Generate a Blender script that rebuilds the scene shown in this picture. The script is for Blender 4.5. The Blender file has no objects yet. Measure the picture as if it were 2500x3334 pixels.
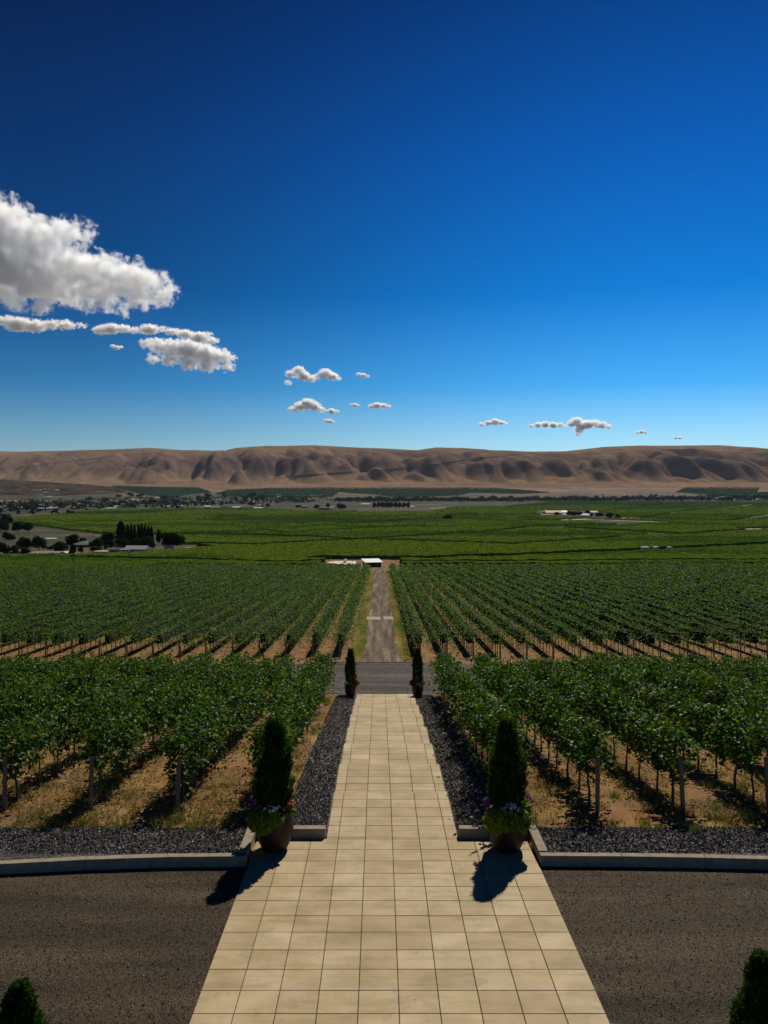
import bpy, math, random
import numpy as np
from mathutils import Vector, Matrix, noise as mnoise

random.seed(7)
RNG = np.random.default_rng(11)
R = math.radians
sc = bpy.context.scene
COL = sc.collection

# ------------------------------------------------------------------ camera
CZ = 7.8                     # eye height above the near terrace edge
F = 2800.0                   # focal length in photo pixels (2500 x 3334)
VX, VY = 1235.0, 1600.0      # where the level forward direction meets the photo
cd = bpy.data.cameras.new('camera')
cam = bpy.data.objects.new('camera', cd)
COL.objects.link(cam)
cam.location = (0, 0, CZ)
cam.rotation_euler = (R(90), 0, 0)
cd.sensor_fit = 'VERTICAL'
cd.sensor_height = 24.0
cd.sensor_width = 18.0
cd.lens = 24.0 * F / 3334.0
cd.shift_x = (1250 - VX) / 3334.0
cd.shift_y = -(1667 - VY) / 3334.0
cd.clip_start = 0.1
cd.clip_end = 80000
sc.camera = cam

# ------------------------------------------------------------------ light
SUN_EL = R(47)
SUN_AZ = R(19)               # to the right of straight ahead
S = Vector((math.sin(SUN_AZ) * math.cos(SUN_EL), math.cos(SUN_AZ) * math.cos(SUN_EL), math.sin(SUN_EL)))
ld = bpy.data.lights.new('sun', 'SUN')
ld.energy = 4.2
ld.angle = R(0.53)
ld.color = (1.0, 0.93, 0.80)
sun = bpy.data.objects.new('sun', ld)
COL.objects.link(sun)
sun.rotation_euler = S.to_track_quat('Z', 'Y').to_euler()
sun.location = (0, 0, 60)

w = bpy.data.worlds.new('World')
sc.world = w
w.use_nodes = True
nt = w.node_tree
nt.nodes.clear()
wo = nt.nodes.new('ShaderNodeOutputWorld')
bg = nt.nodes.new('ShaderNodeBackground')
sky = nt.nodes.new('ShaderNodeTexSky')
sky.sky_type = 'NISHITA'
sky.sun_disc = False
sky.sun_elevation = SUN_EL
sky.sun_rotation = SUN_AZ
sky.air_density = 1.0
sky.dust_density = 0.2
sky.ozone_density = 3.0
bg.inputs['Strength'].default_value = 0.1
# tint by direction: a deeper, more saturated blue overhead and away from the sun
tc = nt.nodes.new('ShaderNodeTexCoord')
sep = nt.nodes.new('ShaderNodeSeparateXYZ')
nt.links.new(tc.outputs['Generated'], sep.inputs[0])
rp = nt.nodes.new('ShaderNodeValToRGB')
SKY_RAMP = [(0.0, (0.85, 0.95, 1.10)), (0.05, (0.50, 0.80, 1.05)), (0.12, (0.11, 0.53, 0.92)), (0.22, (0.002, 0.33, 0.72)), (0.36, (0.0, 0.215, 0.585)), (0.52, (0.0, 0.088, 0.30)), (0.8, (0.0, 0.05, 0.18))]
el = rp.color_ramp.elements
while len(el) < len(SKY_RAMP):
    el.new(0.5)
for e, (p_, c_) in zip(el, SKY_RAMP):
    e.position = p_
    e.color = (*c_, 1)
nt.links.new(sep.outputs['Z'], rp.inputs[0])
mx = nt.nodes.new('ShaderNodeMix')
mx.data_type = 'RGBA'
mx.blend_type = 'MULTIPLY'
mx.inputs[0].default_value = 1.0
nt.links.new(sky.outputs[0], mx.inputs[6])
nt.links.new(rp.outputs[0], mx.inputs[7])
azr = nt.nodes.new('ShaderNodeMapRange')
azr.interpolation_type = 'SMOOTHSTEP'
azr.inputs[1].default_value = -0.42
azr.inputs[2].default_value = 0.35
azr.inputs[3].default_value = 0.40
azr.inputs[4].default_value = 1.12
nt.links.new(sep.outputs['X'], azr.inputs[0])
mx2 = nt.nodes.new('ShaderNodeMix')
mx2.data_type = 'RGBA'
mx2.blend_type = 'MULTIPLY'
mx2.inputs[0].default_value = 1.0
azf = nt.nodes.new('ShaderNodeMapRange')
azf.inputs[1].default_value = 0.0
azf.inputs[2].default_value = 0.24
azf.inputs[3].default_value = 0.5
azf.inputs[4].default_value = 1.0
nt.links.new(sep.outputs['Z'], azf.inputs[0])
nt.links.new(azf.outputs[0], mx2.inputs[0])
nt.links.new(mx.outputs[2], mx2.inputs[6])
nt.links.new(azr.outputs[0], mx2.inputs[7])
nt.links.new(mx2.outputs[2], bg.inputs[0])
nt.links.new(bg.outputs[0], wo.inputs[0])

sc.view_settings.view_transform = 'Standard'
sc.view_settings.look = 'None'
sc.view_settings.gamma = 1
sc.view_settings.exposure = 0.0
sc.cycles.use_denoising = True
sc.cycles.max_bounces = 24
sc.cycles.diffuse_bounces = 2
sc.cycles.glossy_bounces = 1
sc.cycles.transmission_bounces = 2
sc.cycles.volume_bounces = 24
sc.cycles.volume_step_rate = 0.3
sc.cycles.volume_max_steps = 256
sc.cycles.transparent_max_bounces = 6
sc.cycles.caustics_reflective = False
sc.cycles.caustics_refractive = False

# ------------------------------------------------------------------ node helpers
def mat(name):
    m = bpy.data.materials.new(name)
    m.use_nodes = True
    n = m.node_tree
    return m, n, n.nodes['Principled BSDF']

def nd(n, t, **kw):
    x = n.nodes.new(t)
    for k, v in kw.items():
        setattr(x, k, v)
    return x

def noise(n, scale, detail=4, rough=0.55, vec=None, dist=0.0):
    x = nd(n, 'ShaderNodeTexNoise')
    x.inputs['Scale'].default_value = scale
    x.inputs['Detail'].default_value = detail
    x.inputs['Roughness'].default_value = rough
    x.inputs['Distortion'].default_value = dist
    if vec is not None:
        n.links.new(vec, x.inputs['Vector'])
    return x.outputs['Fac']

def voro(n, scale, vec=None, out='Color', feature='F1'):
    x = nd(n, 'ShaderNodeTexVoronoi', feature=feature)
    x.inputs['Scale'].default_value = scale
    if vec is not None:
        n.links.new(vec, x.inputs['Vector'])
    return x.outputs[out]

def coords(n, scale=(1, 1, 1), obj=True):
    t = nd(n, 'ShaderNodeTexCoord') if obj else nd(n, 'ShaderNodeNewGeometry')
    mp = nd(n, 'ShaderNodeMapping')
    mp.inputs['Scale'].default_value = scale
    n.links.new(t.outputs['Object' if obj else 'Position'], mp.inputs['Vector'])
    return mp.outputs[0]

def ramp(n, fac, stops, interp='LINEAR'):
    r = nd(n, 'ShaderNodeValToRGB')
    r.color_ramp.interpolation = interp
    e = r.color_ramp.elements
    while len(e) < len(stops):
        e.new(0.5)
    for a, (p, c) in zip(e, stops):
        a.position = p
        a.color = (c, c, c, 1) if isinstance(c, (int, float)) else (*c, 1)
    n.links.new(fac, r.inputs[0])
    return r.outputs[0]

def mix(n, fac, a, b, mode='MIX'):
    x = nd(n, 'ShaderNodeMix', data_type='RGBA', blend_type=mode)
    for s, v in ((0, fac), (6, a), (7, b)):
        if isinstance(v, (int, float)):
            x.inputs[s].default_value = v if s == 0 else (v, v, v, 1)
        elif isinstance(v, tuple):
            x.inputs[s].default_value = (*v, 1)
        else:
            n.links.new(v, x.inputs[s])
    return x.outputs[2]

def bump(n, p, h, strength=0.5, dist=0.02):
    b = nd(n, 'ShaderNodeBump')
    b.inputs['Strength'].default_value = strength
    b.inputs['Distance'].default_value = dist
    n.links.new(h, b.inputs['Height'])
    n.links.new(b.outputs[0], p.inputs['Normal'])

def setp(p, col=None, rough=None, spec=None, metal=None):
    if col is not None: p.inputs['Base Color'].default_value = (*col, 1)
    if rough is not None: p.inputs['Roughness'].default_value = rough
    if spec is not None: p.inputs['Specular IOR Level'].default_value = spec
    if metal is not None: p.inputs['Metallic'].default_value = metal

def plain(name, col, rough=0.8, var=0.15, scale=6, spec=0.3):
    m, n, p = mat(name)
    f = noise(n, scale, 5, 0.6, coords(n))
    lo = tuple(c * (1 - var) for c in col)
    hi = tuple(min(1, c * (1 + var)) for c in col)
    n.links.new(ramp(n, f, [(0.3, lo), (0.7, hi)]), p.inputs['Base Color'])
    setp(p, rough=rough, spec=spec)
    return m

def leaf_mat(name, a, b, rough=0.4, spec=0.5, transl=0.25, big=0.0, c=None):
    """leaf colour varies from leaf to leaf; some light passes through"""
    m, n, p = mat(name)
    g = nd(n, 'ShaderNodeNewGeometry')
    colr = ramp(n, g.outputs['Random Per Island'], [(0.0, a), (0.75, b), (1.0, c or b)])
    if big:
        f = noise(n, big, 3, 0.5, coords(n, obj=False))
        colr = mix(n, 1.0, colr, ramp(n, f, [(0.35, 0.62), (0.65, 1.25)]), 'MULTIPLY')
    oi = nd(n, 'ShaderNodeObjectInfo')
    colr = mix(n, 1.0, colr, ramp(n, oi.outputs['Random'], [(0, (.80, .86, .9)), (.5, (1, 1, 1)), (1, (1.25, 1.14, .95))]), 'MULTIPLY')
    n.links.new(colr, p.inputs['Base Color'])
    setp(p, rough=rough, spec=spec)
    t = nd(n, 'ShaderNodeBsdfTranslucent')
    n.links.new(mix(n, 1.0, colr, (1.6, 1.9, 0.5), 'MULTIPLY'), t.inputs[0])
    ms = nd(n, 'ShaderNodeMixShader')
    ms.inputs[0].default_value = transl
    n.links.new(p.outputs[0], ms.inputs[1])
    n.links.new(t.outputs[0], ms.inputs[2])
    n.links.new(ms.outputs[0], n.nodes['Material Output'].inputs[0])
    return m

# ------------------------------------------------------------------ object helpers
def tag(o, label=None, cat=None, group=None, kind=None):
    if label: o['label'] = label
    if cat: o['category'] = cat
    if group: o['group'] = group
    if kind: o['kind'] = kind
    return o

def empty(name, loc, rz=0):
    o = bpy.data.objects.new(name, None)
    o.location = loc
    o.rotation_euler = (0, 0, rz)
    o.empty_display_size = 0.2
    COL.objects.link(o)
    return o

def np_mesh(name, V, quads=None, tris=None, smooth=False, mats=(), mi=None):
    me = bpy.data.meshes.new(name)
    V = np.asarray(V, dtype=np.float32)
    me.vertices.add(len(V))
    me.vertices.foreach_set('co', V.ravel())
    loops, starts, tot = [], [], 0
    nq = 0 if quads is None else len(quads)
    n3 = 0 if tris is None else len(tris)
    if nq:
        q = np.asarray(quads, dtype=np.int32)
        loops.append(q.ravel()); starts.append(np.arange(nq) * 4); tot = nq * 4
    if n3:
        t = np.asarray(tris, dtype=np.int32)
        loops.append(t.ravel()); starts.append(tot + np.arange(n3) * 3)
    L = np.concatenate(loops)
    me.loops.add(len(L))
    me.loops.foreach_set('vertex_index', L)
    st = np.concatenate(starts).astype(np.int32)
    me.polygons.add(len(st))
    me.polygons.foreach_set('loop_start', st)
    if mi is not None:
        me.polygons.foreach_set('material_index', np.asarray(mi, dtype=np.int32))
    me.update(calc_edges=True)
    me.validate()
    me.polygons.foreach_set('use_smooth', np.full(len(me.polygons), smooth))
    for m in mats:
        me.materials.append(m)
    return me

def link(name, me, parent=None, loc=None):
    o = bpy.data.objects.new(name, me)
    COL.objects.link(o)
    if parent is not None: o.parent = parent
    if loc is not None: o.location = loc
    return o

class MB:
    """collects boxes, tubes, lathes, polygons for ONE mesh object"""
    def __init__(s):
        s.v, s.f = [], []
    def add(s, vs, fs):
        b = len(s.v)
        s.v += [tuple(p) for p in vs]
        s.f += [tuple(i + b for i in f) for f in fs]
        return s
    def box(s, x0, x1, y0, y1, z0, z1):
        return s.add([(x0, y0, z0), (x1, y0, z0), (x1, y1, z0), (x0, y1, z0), (x0, y0, z1), (x1, y0, z1), (x1, y1, z1), (x0, y1, z1)],
                     [(0, 3, 2, 1), (4, 5, 6, 7), (0, 1, 5, 4), (1, 2, 6, 5), (2, 3, 7, 6), (3, 0, 4, 7)])
    def lathe(s, prof, n=24, c=(0, 0, 0), cap=True):
        vs, fs = [], []
        for r, z in prof:
            for k in range(n):
                a = 2 * math.pi * k / n
                vs.append((c[0] + r * math.cos(a), c[1] + r * math.sin(a), c[2] + z))
        for i in range(len(prof) - 1):
            for k in range(n):
                k2 = (k + 1) % n
                fs.append((i * n + k, i * n + k2, (i + 1) * n + k2, (i + 1) * n + k))
        if cap:
            fs.append(tuple(range(n - 1, -1, -1)))
            fs.append(tuple((len(prof) - 1) * n + k for k in range(n)))
        return s.add(vs, fs)
    def tube(s, pts, rad, n=8):
        pts = [Vector(p) for p in pts]
        rad = rad if isinstance(rad, (list, tuple)) else [rad] * len(pts)
        vs, fs = [], []
        for i, p in enumerate(pts):
            d = (pts[min(i + 1, len(pts) - 1)] - pts[max(i - 1, 0)]).normalized()
            a = Vector((1, 0, 0)) if abs(d.x) < 0.9 else Vector((0, 1, 0))
            u = d.cross(a).normalized(); v = d.cross(u)
            for k in range(n):
                t = 2 * math.pi * k / n
                vs.append(p + (u * math.cos(t) + v * math.sin(t)) * rad[i])
        for i in range(len(pts) - 1):
            for k in range(n):
                k2 = (k + 1) % n
                fs.append((i * n + k, i * n + k2, (i + 1) * n + k2, (i + 1) * n + k))
        fs.append(tuple(range(n)))
        fs.append(tuple((len(pts) - 1) * n + k for k in reversed(range(n))))
        return s.add(vs, fs)
    def mesh(s, name, m, smooth=False):
        me = bpy.data.meshes.new(name)
        me.from_pydata(s.v, [], s.f)
        me.update()
        if smooth:
            me.polygons.foreach_set('use_smooth', [True] * len(me.polygons))
        if m: me.materials.append(m)
        return me
    def build(s, name, m, parent=None, smooth=False, bevel=0):
        o = link(name, s.mesh(name, m, smooth), parent)
        if bevel:
            b = o.modifiers.new('b', 'BEVEL'); b.width = bevel; b.segments = 2; b.limit_method = 'ANGLE'
        return o

def leaves(P, size, up=0.35, bias=None, aspect=1.0, fold=0.25, droop=None):
    """folded four-point leaves at P; returns verts, tris"""
    P = np.asarray(P, dtype=np.float64)
    n = len(P)
    size = np.broadcast_to(np.asarray(size, dtype=np.float64), (n,))[:, None]
    N = RNG.normal(size=(n, 3)); N /= np.linalg.norm(N, axis=1)[:, None]
    N[:, 2] = np.abs(N[:, 2]) + up
    if bias is not None: N += bias
    N /= np.linalg.norm(N, axis=1)[:, None]
    A = RNG.normal(size=(n, 3))
    if droop is not None: A = A * (1 - abs(droop)) + np.array([0, 0, droop]) * 2
    U = np.cross(N, A); U /= np.linalg.norm(U, axis=1)[:, None] + 1e-9
    W = np.cross(N, U)          # along the leaf
    h = size * 0.5
    V = np.empty((n, 4, 3))
    V[:, 0] = P - W * h
    V[:, 1] = P + U * h * 0.95 * aspect + N * h * fold + W * h * 0.15
    V[:, 2] = P + W * h
    V[:, 3] = P - U * h * 0.95 * aspect + N * h * fold + W * h * 0.15
    i = np.arange(n)[:, None] * 4
    T = np.concatenate([i + np.array([0, 1, 2]), i + np.array([0, 2, 3])])
    return V.reshape(-1, 3), T

# vectorised value noise
_perm = RNG.random((512, 512))
def vnoise(x, y):
    xi = np.floor(x).astype(int); yi = np.floor(y).astype(int)
    fx = x - xi; fy = y - yi
    fx = fx * fx * (3 - 2 * fx); fy = fy * fy * (3 - 2 * fy)
    g = lambda a, b: _perm[a % 512, b % 512]
    return (g(xi, yi) * (1 - fx) + g(xi + 1, yi) * fx) * (1 - fy) + (g(xi, yi + 1) * (1 - fx) + g(xi + 1, yi + 1) * fx) * fy
def fbm(x, y, o=4, ro=0.5):
    s = 0; a = 1; t = 0
    for k in range(o):
        s = s + a * vnoise(x * 2 ** k + 17.3 * k, y * 2 ** k + 5.1 * k); t += a; a *= ro
    return s / t
def sst(x, a, b):
    t = np.clip((x - a) / (b - a), 0, 1)
    return t * t * (3 - 2 * t)

# ------------------------------------------------------------------ terrain
PX = 0.29                                  # x of the path's centre line
PROF = np.array([(-40, .9), (17.2, .14), (17.8, .17), (19.4, .17), (20.6, .15), (22.6, -.02), (25.5, -.33), (28.9, -.72), (32.3, -1.12),
    (35.7, -1.5), (39.1, -1.96), (42.5, -2.46), (45.5, -2.98), (48, -3.35), (53, -3.95), (60, -4.65), (67.6, -5.36), (100, -6.8),
    (150, -9.1), (208, -11.7), (260, -13.7), (330, -15.8), (520, -20), (900, -24.3), (1400, -27.2), (2000, -28.2), (2500, -27.9),
    (3200, -20.8), (3700, -12), (4200, 7.8), (4600, 24), (5400, 94)])
YARD = lambda y: 0.4 - 0.02 * y
def prof(y):
    return np.interp(y, PROF[:, 0], PROF[:, 1])
RIDGE = np.array([(-700, 978), (-300, 972), (0, 975), (50, 976), (150, 974), (250, 971), (330, 968), (400, 973), (500, 974), (520, 968), (545, 965), (600, 964), (680, 962),
    (750, 966), (850, 970), (900, 973), (940, 967), (1000, 968), (1060, 973), (1150, 976), (1220, 975), (1300, 966), (1370, 963), (1450, 963),
    (1550, 962), (1600, 967), (1659, 970), (1900, 975), (2400, 970)], dtype=float)
RD = 6500.0
RX = (RIDGE[:, 0] * 1.507 - VX) / F * RD
RZ = CZ + (VY - RIDGE[:, 1] * 1.507) / F * RD
def hillz(x, y):
    x = np.asarray(x, dtype=float); y = np.asarray(y, dtype=float)
    Rz = np.interp(x, RX, RZ)
    base = np.interp(y, PROF[:, 0], PROF[:, 1])
    brk = 5080 + 260 * (fbm(x / 900 + 3, x * 0 + 7.7, 3) - .5) * 2
    t = (y - brk) / (RD - brk)
    # spurs and gullies running down the front: round spurs, sharp gullies
    wx = x + 85 * (fbm(x / 500, y / 420 + 40, 3) - .5) * 2 + 0.30 * (y - 5600)
    def dome(v):
        return 1.1 * np.abs(np.sin(np.pi * v)) ** .8 + .9 * (1 - np.abs((v % 1.0) * 2 - 1)) - 1
    GX = (np.array([-900, -700, -540, -380, -200, -60, 70, 180, 290, 428, 520, 590, 770, 865, 1010, 1085, 1160, 1245, 1330, 1400, 1490, 1610, 1760, 1900, 2060, 2300, 2600]) * 1.507 - VX) / F * 5650
    g1 = dome(np.interp(wx - .32 * (y - 5600), GX, np.arange(len(GX))))
    g2 = dome((wx + .25 * (y - 5600)) / 300 + 1.5 * vnoise(x / 500 + 2, y / 2500 + 8))
    g3 = dome((wx - .2 * (y - 5600)) / 110 + 1.5 * vnoise(x / 240 + 5, y / 900 + 3))
    a2 = sst(vnoise(x / 700 + 61, y * 0), .25, .7)
    g = g1 * .58 * (.5 + .8 * vnoise(x / 900 + 33, y * 0)) + g2 * .22 * (.3 + a2) + g3 * .17 * (.4 + vnoise(x / 400 + 3, y / 400))
    tt = np.clip(t + .30 * g * np.clip(1 - t, 0, 1) * sst(t, -.30, .12), 0, 1)
    # convex front, rounding off at the top
    f = (1 - (1 - tt) ** 1.5) * (.55 + .45 * sst(tt, 0, .35))
    lo = 24 + (94 - 24) * np.clip((y - 4600) / 800, 0, 1.0)
    z = lo + (Rz - lo) * f + 17 * (fbm(x / 160, y / 160, 4) - .5) * np.clip(tt * 4, 0, 1) * np.clip((1 - tt) * 3, 0, 1)
    z += 16 * (fbm(x / 420 + 8, y / 260 + 2, 3) - .5) * sst(y, 4650, 5000) * (1 - np.clip(tt * 2, 0, 1))
    # beyond the crest it falls away
    z = np.where(y > RD, Rz - (y - RD) * 0.12, z)
    return z
RUNS = [(19.27, 22.5, 7.4), (22.5, 25.5, 7.57), (26.1, 28.9, 7.89), (29.5, 32.3, 8.21), (32.9, 35.7, 8.53), (36.3, 39.1, 8.93), (39.7, 42.5, 9.35), (43.1, 45.5, 9.8)]
WY, WZ = [], []
for a_, b_, H_ in RUNS:
    WY += [a_ - .02, b_ - .05]; WZ += [CZ - H_ - .02 * a_, CZ - H_ - .02 * b_]
WY.append(47.5); WZ.append(-3.28)
def gz(x, y):
    """ground height at (x, y)"""
    x = np.asarray(x, dtype=float); y = np.asarray(y, dtype=float)
    z = prof(y)
    # the bed dips to the walkway's level beside it
    d = sst(np.abs(x - PX), 1.5, 2.3)
    zp = np.interp(y, WY, WZ) - .05 - .55 * (1 - sst(np.abs(x - PX), 1.2, 1.42)) * (y < 45.4)
    z = np.where((y > 19.35) & (y < 47.5), zp * (1 - d) + z * d, z)
    z = np.where((y <= 19.42) & (np.abs(x - PX) < 3.05), -.35, z)
    amp = np.interp(y, [18, 24, 60, 200, 900, 4600], [0.01, .05, .06, .5, 1.6, 4])
    z = z + amp * (fbm(x / np.maximum(2.5, y / 28) + 50, y / np.maximum(2.5, 3 + y * 0) / np.maximum(1, y / 90) + 3, 3) - .5) * sst(np.abs(x - PX), 1.8, 4) 
    # low brown hill at the left behind the town
    z = z + 62 * np.exp(-((x + 2200) / 900.0) ** 2) * sst(y, 3250, 3900) * (1 - sst(y, 4250, 4700))
    z = np.where(y > 4600, hillz(x, y), z)
    return z
# photo row -> distance along the flat profile
_Dt = np.exp(np.linspace(math.log(10), math.log(4590), 4000))
_Yt = VY + F * (CZ - prof(_Dt)) / _Dt
_Yt = np.minimum.accumulate(_Yt)
def row2d(ypx):
    return np.interp(-np.asarray(ypx, dtype=float), -_Yt, _Dt)
def spot(xpx, ypx):
    """the place on the ground seen at that point of the photograph"""
    d = float(row2d(ypx)); x = (xpx - VX) / F * d
    return x, d, float(gz(x, d))

def grid_obj(name, xs2, ys2, zs2, m, smooth=True, keep=None):
    r, c = xs2.shape
    V = np.stack([xs2, ys2, zs2], -1).reshape(-1, 3)
    i = np.arange(r * c).reshape(r, c)
    Q = np.stack([i[:-1, :-1], i[:-1, 1:], i[1:, 1:], i[1:, :-1]], -1).reshape(-1, 4)
    if keep is not None: Q = Q[keep.ravel()]
    return link(name, np_mesh(name, V, quads=Q, smooth=smooth, mats=[m]))

# ------------------------------------------------------------------ materials of the setting
def soil_mat():
    m, n, p = mat('dry_soil')
    v = coords(n, obj=False)
    f1 = noise(n, 0.55, 5, 0.6, v); f2 = noise(n, 9, 6, 0.7, v); f3 = noise(n, 60, 4, 0.7, v)
    c = ramp(n, f1, [(0.34, (0.15, 0.10, 0.055)), (0.5, (0.25, 0.155, 0.062)), (0.64, (0.36, 0.23, 0.07))])
    c = mix(n, ramp(n, f2, [(0.42, 0.0), (0.62, 0.75)]), c, (0.24, 0.13, 0.06))
    c = mix(n, ramp(n, noise(n, .9, 5, .7, v), [(.5, 0.), (.62, .8)]), c, (.27, .115, .045))
    c = mix(n, 0.9, c, ramp(n, f3, [(0.3, 0.45), (0.7, 1.4)]), 'MULTIPLY')
    # far plain: duller tan with scrub
    g = nd(n, 'ShaderNodeNewGeometry'); sp = nd(n, 'ShaderNodeSeparateXYZ'); n.links.new(g.outputs['Position'], sp.inputs[0])
    mr = nd(n, 'ShaderNodeMapRange'); mr.inputs[1].default_value = 230; mr.inputs[2].default_value = 420
    n.links.new(sp.outputs['Y'], mr.inputs[0])
    fa = noise(n, 0.012, 6, 0.65, v); fb = noise(n, 0.09, 5, 0.7, v)
    far = ramp(n, fa, [(0.36, (0.022, 0.032, 0.016)), (0.54, (0.055, 0.052, 0.028)), (0.68, (0.20, 0.145, 0.07))])
    far = mix(n, 0.9, far, ramp(n, fb, [(0.35, 0.45), (0.65, 1.5)]), 'MULTIPLY')
    mr2 = nd(n, 'ShaderNodeMapRange'); mr2.inputs[1].default_value = 3300; mr2.inputs[2].default_value = 4300
    n.links.new(sp.outputs['Y'], mr2.inputs[0])
    ap = ramp(n, noise(n, 0.004, 6, .65, v), [(.4, (.085, .06, .04)), (.56, (.22, .142, .088))])
    far = mix(n, mr2.outputs[0], far, ap)
    c = mix(n, mr.outputs[0], c, far)
    n.links.new(c, p.inputs['Base Color'])
    setp(p, rough=0.95, spec=0.1)
    bump(n, p, f2, 0.8, 0.06)
    return m

def gravel_mat(name, cols, scale=28, bands=None, rough=0.75, bstr=0.9, lo=.35, hi=1.7, spec=.2):
    m, n, p = mat(name)
    v = coords(n, obj=False)
    cell = voro(n, scale, v, 'Color')
    bw = nd(n, 'ShaderNodeRGBToBW'); n.links.new(cell, bw.inputs[0])
    big = noise(n, 0.5, 5, 0.6, coords(n, bands or (1, 1, 1), obj=False))
    c = ramp(n, big, [(0.33, cols[0]), (0.5, cols[1]), (0.67, cols[2])])
    c = mix(n, 1.0, c, ramp(n, bw.outputs[0], [(0.15, lo), (0.6, 1.0), (0.85, hi)]), 'MULTIPLY')
    n.links.new(c, p.inputs['Base Color'])
    d = voro(n, scale, v, 'Distance')
    setp(p, rough=rough, spec=spec)
    iv = nd(n, 'ShaderNodeMath', operation='SUBTRACT'); iv.inputs[0].default_value = 1
    n.links.new(d, iv.inputs[1])
    bump(n, p, iv.outputs[0], bstr, 0.03)
    return m

M_soil = soil_mat()
M_yard = gravel_mat('brown_gravel', [(0.046, 0.035, 0.022), (0.076, 0.057, 0.035), (0.112, 0.084, 0.052)], 42, (0.25, 1.9, 1), lo=.5, hi=1.5, spec=.1)
M_bed = gravel_mat('dark_stone_chip', [(0.045, 0.039, 0.035), (0.08, 0.07, 0.063), (0.115, 0.10, 0.09)], 22, lo=.25, hi=2.0)
M_road = gravel_mat('grey_road_gravel', [(0.066, 0.057, 0.050), (0.098, 0.083, 0.070), (0.155, 0.130, 0.108)], 14, (0.10, .9, 1), lo=.5, hi=1.6, spec=.02)
M_track = gravel_mat('dirt_track', [(0.080, 0.058, 0.042), (0.15, 0.112, 0.082), (0.28, 0.22, 0.155)], 8, (3.6, 0.16, 1), lo=.55, hi=1.45, spec=.02)

def hill_mat():
    m, n, p = mat('dry_grass_hills')
    v = coords(n, obj=False)
    f1 = noise(n, 0.0022, 5, 0.55, v); f2 = noise(n, 0.012, 6, 0.7, v); f3 = noise(n, 0.0035, 6, 0.65, v, 1.0)
    c = ramp(n, f1, [(0.35, (0.185, 0.120, 0.076)), (0.65, (0.262, 0.168, 0.100))])
    c = mix(n, 0.8, c, ramp(n, f2, [(0.3, 0.6), (0.7, 1.3)]), 'MULTIPLY')
    g = nd(n, 'ShaderNodeNewGeometry'); sp = nd(n, 'ShaderNodeSeparateXYZ'); n.links.new(g.outputs['Position'], sp.inputs[0])
    # sage scrub grows on the lower steep slopes
    b = nd(n, 'ShaderNodeMapRange'); b.inputs[1].default_value = 95; b.inputs[2].default_value = 150
    b2 = nd(n, 'ShaderNodeMapRange'); b2.inputs[1].default_value = 330; b2.inputs[2].default_value = 210
    n.links.new(sp.outputs['Z'], b.inputs[0]); n.links.new(sp.outputs['Z'], b2.inputs[0])
    mu = nd(n, 'ShaderNodeMath', operation='MULTIPLY'); n.links.new(b.outputs[0], mu.inputs[0]); n.links.new(b2.outputs[0], mu.inputs[1])
    sr = ramp(n, f3, [(0.44, 0.25), (0.54, 0.95)])
    mu2 = nd(n, 'ShaderNodeMath', operation='MULTIPLY'); n.links.new(mu.outputs[0], mu2.inputs[0]); n.links.new(sr, mu2.inputs[1])
    c = mix(n, mu2.outputs[0], c, (0.088, 0.054, 0.052))
    # a dark basalt outcrop on the right-hand slope
    nv_ = noise(n, 0.008, 5, .65, v)
    for cx, cy, rr in ((2070, 5900, 150), (1850, 5700, 60), (2430, 6380, 70)):
        vm = nd(n, 'ShaderNodeVectorMath', operation='DISTANCE'); mp = nd(n, 'ShaderNodeMapping'); mp.inputs['Scale'].default_value = (1, 1, 0)
        n.links.new(g.outputs['Position'], mp.inputs['Vector']); n.links.new(mp.outputs[0], vm.inputs[0]); vm.inputs[1].default_value = (cx, cy, 0)
        ma = nd(n, 'ShaderNodeMath', operation='MULTIPLY_ADD'); n.links.new(nv_, ma.inputs[0]); ma.inputs[1].default_value = 260; n.links.new(vm.outputs['Value'], ma.inputs[2])
        mr_ = nd(n, 'ShaderNodeMapRange'); mr_.inputs[1].default_value = rr + 150; mr_.inputs[2].default_value = rr + 100; mr_.inputs[4].default_value = .85
        n.links.new(ma.outputs[0], mr_.inputs[0]); c = mix(n, mr_.outputs[0], c, (.030, .030, .040))
    n.links.new(c, p.inputs['Base Color'])
    setp(p, rough=1.0, spec=0.0)
    return m
M_hill = hill_mat()

# ------------------------------------------------------------------ ground and hills
rows = np.concatenate([np.arange(18.05, 48, .3), np.exp(np.linspace(math.log(48), math.log(4610), 330))])
us = np.linspace(-1.05, 1.05, 241)
us = np.sign(us) * np.abs(us) ** 1.35
Y2, U2 = np.meshgrid(rows, us, indexing='ij')
X2 = U2 * (Y2 + 25)
ground = grid_obj('ground', X2, Y2, gz(X2, Y2), M_soil)
tag(ground, kind='structure')
xs = np.concatenate([np.arange(-5200, -3000, 22.0), np.arange(-3000, 3000, 8.5), np.arange(3000, 5200, 22.0)]); ys = np.concatenate([np.arange(4590, 6560, 9.0), np.arange(6560, 7400, 40)])
Y2, X2 = np.meshgrid(ys, xs, indexing='ij')
hills = grid_obj('hills', X2, Y2, hillz(X2, Y2), M_hill)
tag(hills, kind='structure')
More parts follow.
